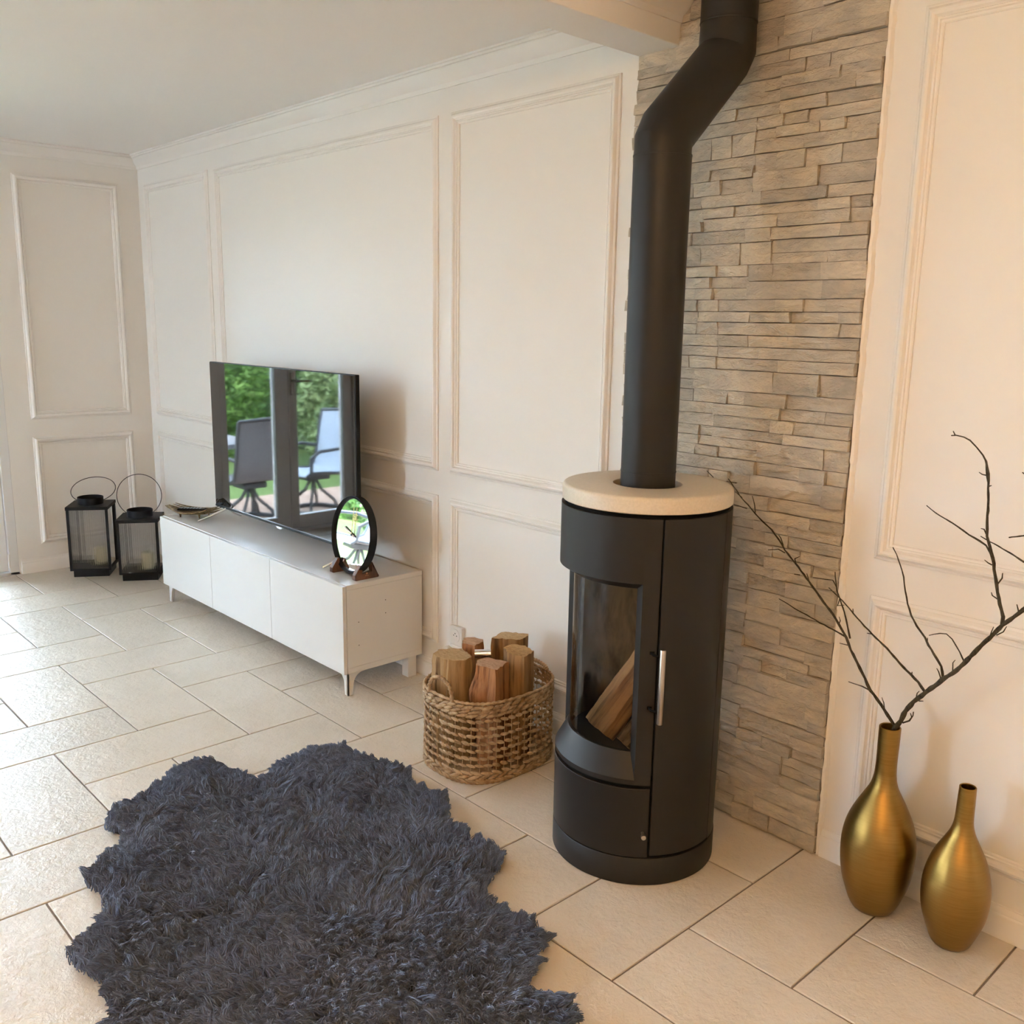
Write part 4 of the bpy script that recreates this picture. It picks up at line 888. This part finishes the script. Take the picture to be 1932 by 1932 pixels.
# ================================================================== LANTERNS
def lantern(c, top, cup, ring_top, ring_tilt, label, clabel, cdl):
    e1 = Vector((.522, .853, 0)); e2 = Vector((-.853, .522, 0)); c = Vector((c[0], c[1], 0)); P = lambda a, b, z: c+e1*a+e2*b+Vector((0, 0, z))
    ln = empty('lantern', c, label, 'lantern', 'black lanterns in the corner')
    MB().obox(c, e1[:2], e2[:2], .100, .100, 0, .040).build('base', 'lantern_black', ln, bevel=.002)
    MB().obox(c, e1[:2], e2[:2], .115, .115, .0405, .052).build('tray', 'lantern_black', ln, bevel=.0015)
    MB().obox(c, e1[:2], e2[:2], .118, .118, top-.019, top).build('top', 'lantern_black', ln, bevel=.0015)
    for a in (-1, 1):
        for b in (-1, 1): q = P(a*.108, b*.108, 0); MB().obox(q, e1[:2], e2[:2], .007, .007, .052, top-.019).build('post', 'lantern_black', ln)
    MB().lathe([(.066, top), (.072, top+.001), (.073, cup-.002), (.071, cup), (.069, cup-.002), (.068, top+.004), (0, top+.003)], c[:2], 40).build('collar', 'lantern_black', ln, smooth=40)
    for k, (u, v) in enumerate(((e1, -e2), (e1, e2), (e2, e1), (e2, -e1))):
        if k < 1:
            n = 18*8; V = []; m_ = n+1
            for z in (.053, top-.020):
                for fr in (1, 0):
                    for i in range(m_): a = -.1005+.201*i/n; q = c+u*a+v*(.104+(.0022+.0026*abs(math.sin(pi*18*i/n)))*fr); V.append((q.x, q.y, z))
            F = [(i, i+1, 2*m_+i+1, 2*m_+i) for i in range(n)]+[(m_+i, 3*m_+i, 3*m_+i+1, m_+i+1) for i in range(n)]+[(i, m_+i, m_+i+1, i+1) for i in range(n)]+[(2*m_+i, 2*m_+i+1, 3*m_+i+1, 3*m_+i) for i in range(n)]+[(0, 2*m_, 3*m_, m_), (n, m_+n, 3*m_+n, 2*m_+n)]
            MB().add(V, F).build('pane', 'ribbed_glass', ln, smooth=50)
        else:
            V = [tuple(c+u*a+v*.106+Vector((0, 0, z))) for z in (.053, top-.020) for a in (-.1005, .1005)]; MB().add(V, [(0, 1, 3, 2)]).build('pane', 'window_glass', ln)
    rr = .126; z0 = top+.022; dz = math.sqrt(rr*rr-.075**2); pts = []
    a0 = math.asin(.075/rr)
    for i in range(49):
        q = a0+(2*pi-2*a0)*i/48; lx = -rr*math.sin(q); lz = dz-rr*math.cos(q)
        pts.append(P(lx, lz*math.sin(ring_tilt), z0+lz*math.cos(ring_tilt)))
    MB().tube(pts, .0021, 8).build('handle', 'lantern_black', ln, smooth=60)
    p = P(*cdl, 0); cd = empty('pillar_candle', (p.x, p.y, .0525), clabel, 'candle', 'candles in the lanterns')
    MB().lathe([(0, .0525), (.034, .0525), (.036, .055), (.036, .150), (.033, .153), (.028, .149), (0, .148)], p[:2], 28).build('wax', 'candle_wax', cd, smooth=40)
    MB().tube([(p.x, p.y, .147), (p.x+.001, p.y, .158)], .0012, 6).build('wick', 'black_hole', cd)
lantern((.238, -.497), .428, .470, .565, rad(62), 'taller black lantern with ribbed glass, left of the pair in the corner', 'cream pillar candle inside the taller lantern', (.03, .02))
lantern((.505, -.309), .370, .412, .582, rad(8), 'shorter black lantern with ribbed glass and upright ring handle, next to the bench', 'cream pillar candle inside the shorter lantern', (.03, -.01))

# ================================================================== SOCKET
sk = empty('wall_socket', (3.103, 0, .24), 'white two-pin wall socket behind the firewood basket', 'socket')
MB().box((3.060, -.0185, .200), (3.146, -.0005, .284)).build('plate', 'white_plastic', sk, bevel=.003)
w = MB(); n = 32; ring = lambda r, y: [(3.103+r*math.cos(2*pi*i/n), y, .242+r*math.sin(2*pi*i/n)) for i in range(n)]
PR_ = [(.0295, -.0185), (.0290, -.0205), (.0245, -.0205), (.0215, -.0190), (0.0001, -.0190)]
w.add([p for r, y in PR_ for p in ring(r, y)], [(k*n+i, k*n+(i+1) % n, (k+1)*n+(i+1) % n, (k+1)*n+i) for k in range(len(PR_)-1) for i in range(n)]); w.build('socket_face', 'white_plastic', sk, smooth=30)
for X, Z in ((3.0935, .242), (3.1125, .242), (3.103, .251)): MB().tube([(X, -.0188, Z), (X, -.0193, Z)], .0026, 10).build('pin_hole', 'black_hole', sk)
ck = MB().lathe([(0, 0)], (0, 0), 4) if False else None
w = MB(); w.tube([(3.062, -.0005, .172), (3.062, -.035, .172), (3.062, -.038, .172)], [.016, .016, .013], 20); tag(w.build('door_stop', 'white_plastic', smooth=40), 'small round white knob on the wall below the socket', 'knob')

# ================================================================== SHEEPSKIN RUG
RUG = [[3.248,-0.79],[3.282,-0.685],[3.421,-0.687],[3.516,-0.652],[3.596,-0.62],[3.649,-0.653],[3.661,-0.68],[3.725,-0.662],[3.824,-0.641],[3.914,-0.707],[3.961,-0.751],[4.056,-0.736],[4.147,-0.721],[4.194,-0.732],[4.249,-0.792],[4.273,-0.863],[4.326,-0.913],[4.36,-0.911],[4.448,-0.897],[4.531,-0.892],[4.567,-0.923],[4.601,-0.99],[4.636,-1.049],[4.653,-1.057],[4.709,-1.035],[4.761,-1.028],[4.788,-1.048],[4.83,-1.12],[4.92,-1.17],[5.03,-1.22],[5.06,-1.32],[5.0,-1.42],[5.1,-1.5],[5.17,-1.62],[5.1,-1.78],[4.97,-1.83],[4.88,-1.96],[4.74,-2.03],[4.6,-1.96],[4.47,-2.02],[4.33,-1.96],[4.22,-1.9],[4.118,-1.853],[4.081,-1.817],[4.005,-1.801],[3.956,-1.802],[3.84,-1.835],[3.807,-1.813],[3.772,-1.744],[3.713,-1.697],[3.65,-1.681],[3.548,-1.687],[3.494,-1.671],[3.453,-1.618],[3.423,-1.547],[3.375,-1.514],[3.309,-1.544],[3.255,-1.536],[3.203,-1.498],[3.186,-1.417],[3.144,-1.331],[3.081,-1.232],[3.066,-1.159],[3.083,-1.109],[3.15,-1.093],[3.245,-1.072],[3.321,-1.054],[3.315,-1.021],[3.281,-0.942],[3.251,-0.852]]
RP = np.array(RUG)
def inside(P, poly):
    x, y = P[:, 0], P[:, 1]; r = np.zeros(len(P), bool); n = len(poly)
    for i in range(n):
        x1, y1 = poly[i]; x2, y2 = poly[(i+1) % n]; c = ((y1 > y) != (y2 > y)) & (x < (x2-x1)*(y-y1)/(y2-y1+1e-12)+x1); r ^= c
    return r
def edist(P, poly):
    d = np.full(len(P), 9.0); n = len(poly)
    for i in range(n):
        a = poly[i]; b = poly[(i+1) % n]; ab = b-a; t = np.clip(((P-a)@ab)/(ab@ab+1e-12), 0, 1); d = np.minimum(d, np.linalg.norm(P-(a+t[:, None]*ab), axis=1))
    return d
rug = empty('sheepskin_rug', (4.1, -1.3, 0), 'dark slate-grey shaggy sheepskin rug with scalloped edges on the tiles', 'rug')
# hide: polygon drawn in by 18 mm
nrm2 = []
for i in range(len(RP)):
    a = RP[i-1]; b = RP[(i+1) % len(RP)]; t = (b-a)/np.linalg.norm(b-a); nrm2.append((t[1], -t[0]))
IN = RP+np.array(nrm2)*.020*(1 if inside(RP[:1]+np.array(nrm2[:1])*.01, RP)[0] else -1)
w = MB(); w.add([(p[0], p[1], z) for z in (.001, .012) for p in IN], [tuple(range(len(IN)))[::-1], tuple(range(len(IN), 2*len(IN)))]+[(i, (i+1) % len(IN), len(IN)+(i+1) % len(IN), len(IN)+i) for i in range(len(IN))]); w.build('hide', 'skin_backing', rug)
FUR_N = 340000; CL_N = 9500
def field(P, s, k):
    x, y = P[:, 0]*s, P[:, 1]*s
    return (np.sin(1.3*x+1.7*y+k)+np.sin(2.9*x-2.1*y+2*k+1)+.6*np.sin(5.3*x+4.1*y+3*k)+.5*np.sin(-7.7*x+6.3*y+k*5))/3.1
lo, hi = RP.min(0), RP.max(0)
C_ = RNG.uniform(lo, hi, (CL_N*3, 2)); C_ = C_[inside(C_, RP)][:CL_N]; C_ = C_[edist(C_, RP) > .012]; ed = edist(C_, RP)
cen = np.array([4.1, -1.28]); out = C_-cen; out /= np.linalg.norm(out, axis=1)[:, None]
ang_ = 1.9*field(C_, 6.0, .4)+1.3*field(C_, 17, 2.2)+.6*RNG.normal(size=len(C_)); flow = np.stack([-.55+out[:, 0]*.9, -.35+out[:, 1]*.9], 1)
ca, sa = np.cos(ang_), np.sin(ang_); flow = np.stack([flow[:, 0]*ca-flow[:, 1]*sa, flow[:, 0]*sa+flow[:, 1]*ca], 1); flow /= np.linalg.norm(flow, axis=1)[:, None]+1e-9
edge = np.clip(1-ed/.05, 0, 1)[:, None]; flow = flow*(1-.45*edge)+out*.45*edge
leanl = (.026+.012*field(C_, 9, 1.0)+.006*RNG.normal(size=len(C_))).clip(.006, .036)
hgt = (.034+.009*field(C_, 11, 3.0)+.005*RNG.normal(size=len(C_))).clip(.014, .052)*(.62+.38*np.clip(ed/.06, 0, 1))
k = RNG.integers(0, len(C_), FUR_N); off = RNG.normal(size=(FUR_N, 2))*.0085
root = C_[k]+off; okm = inside(root, RP); root = root[okm]; k = k[okm]; off = off[okm]; n = len(k)
tipxy = C_[k]+off*.12+flow[k]*leanl[k][:, None]+RNG.normal(size=(n, 2))*.0017; tz = .012+hgt[k]*RNG.uniform(.72, 1.08, n)
swirl = RNG.normal(size=(n, 2))*.0022
pts = np.zeros((n, 5, 3), np.float32)
for i, t in enumerate((0, .3, .58, .82, 1.0)):
    f = t**1.7; bend = np.sin(pi*t)[()] if False else math.sin(pi*t)
    pts[:, i, :2] = root*(1-f)+tipxy*f+swirl*math.sin(2.6*pi*t)+swirl[:, ::-1]*bend
    pts[:, i, 2] = .011+(tz-.011)*(1-(1-t)**1.6)
org = np.array([4.1, -1.3, 0], np.float32)
hc = D.hair_curves.new('fur'); hc.add_curves([5]*n)
hc.attributes['position'].data.foreach_set('vector', (pts-org).reshape(-1))
ra = hc.attributes.get('radius') or hc.attributes.new('radius', 'FLOAT', 'POINT')
ra.data.foreach_set('value', np.tile(np.array([.0013, .0013, .0012, .0009, .0003], np.float32), n))
hc.materials.append(MT['sheep_fur']); ho = D.objects.new('fur', hc); COL.objects.link(ho); ho.parent = rug; tag(ho, kind='stuff')

# ================================================================== CEILING LAMPS (warm, behind and right of the viewer)
def lamp(x, y, label):
    r0 = empty('globe_lamp', (x, y, CZ), label, 'lamp', 'warm globe lamps on the ceiling')
    MB().lathe([(0, CZ-.0005), (.06, CZ-.0005), (.062, CZ-.004), (.062, CZ-.022), (.012, CZ-.026), (.012, CZ-.062), (0, CZ-.062)], (x, y), 32).build('ceiling_rose', 'shade_white', r0, smooth=40)
    MB().lathe([(.0001, CZ-.06)]+[(GLOBE_R*math.sin(q), CZ-.06-GLOBE_R+GLOBE_R*math.cos(q)) for q in [pi*i/16 for i in range(1, 16)]]+[(.0001, CZ-.06-2*GLOBE_R)], (x, y), 32).build('globe', 'lamp_glow', r0, smooth=60)
lamp(5.5, -2.5, 'round warm globe lamp left of the viewer'); lamp(6.9, -2.9, 'round warm globe lamp right of the viewer'); lamp(6.7, -4.2, 'round warm globe lamp behind the viewer')
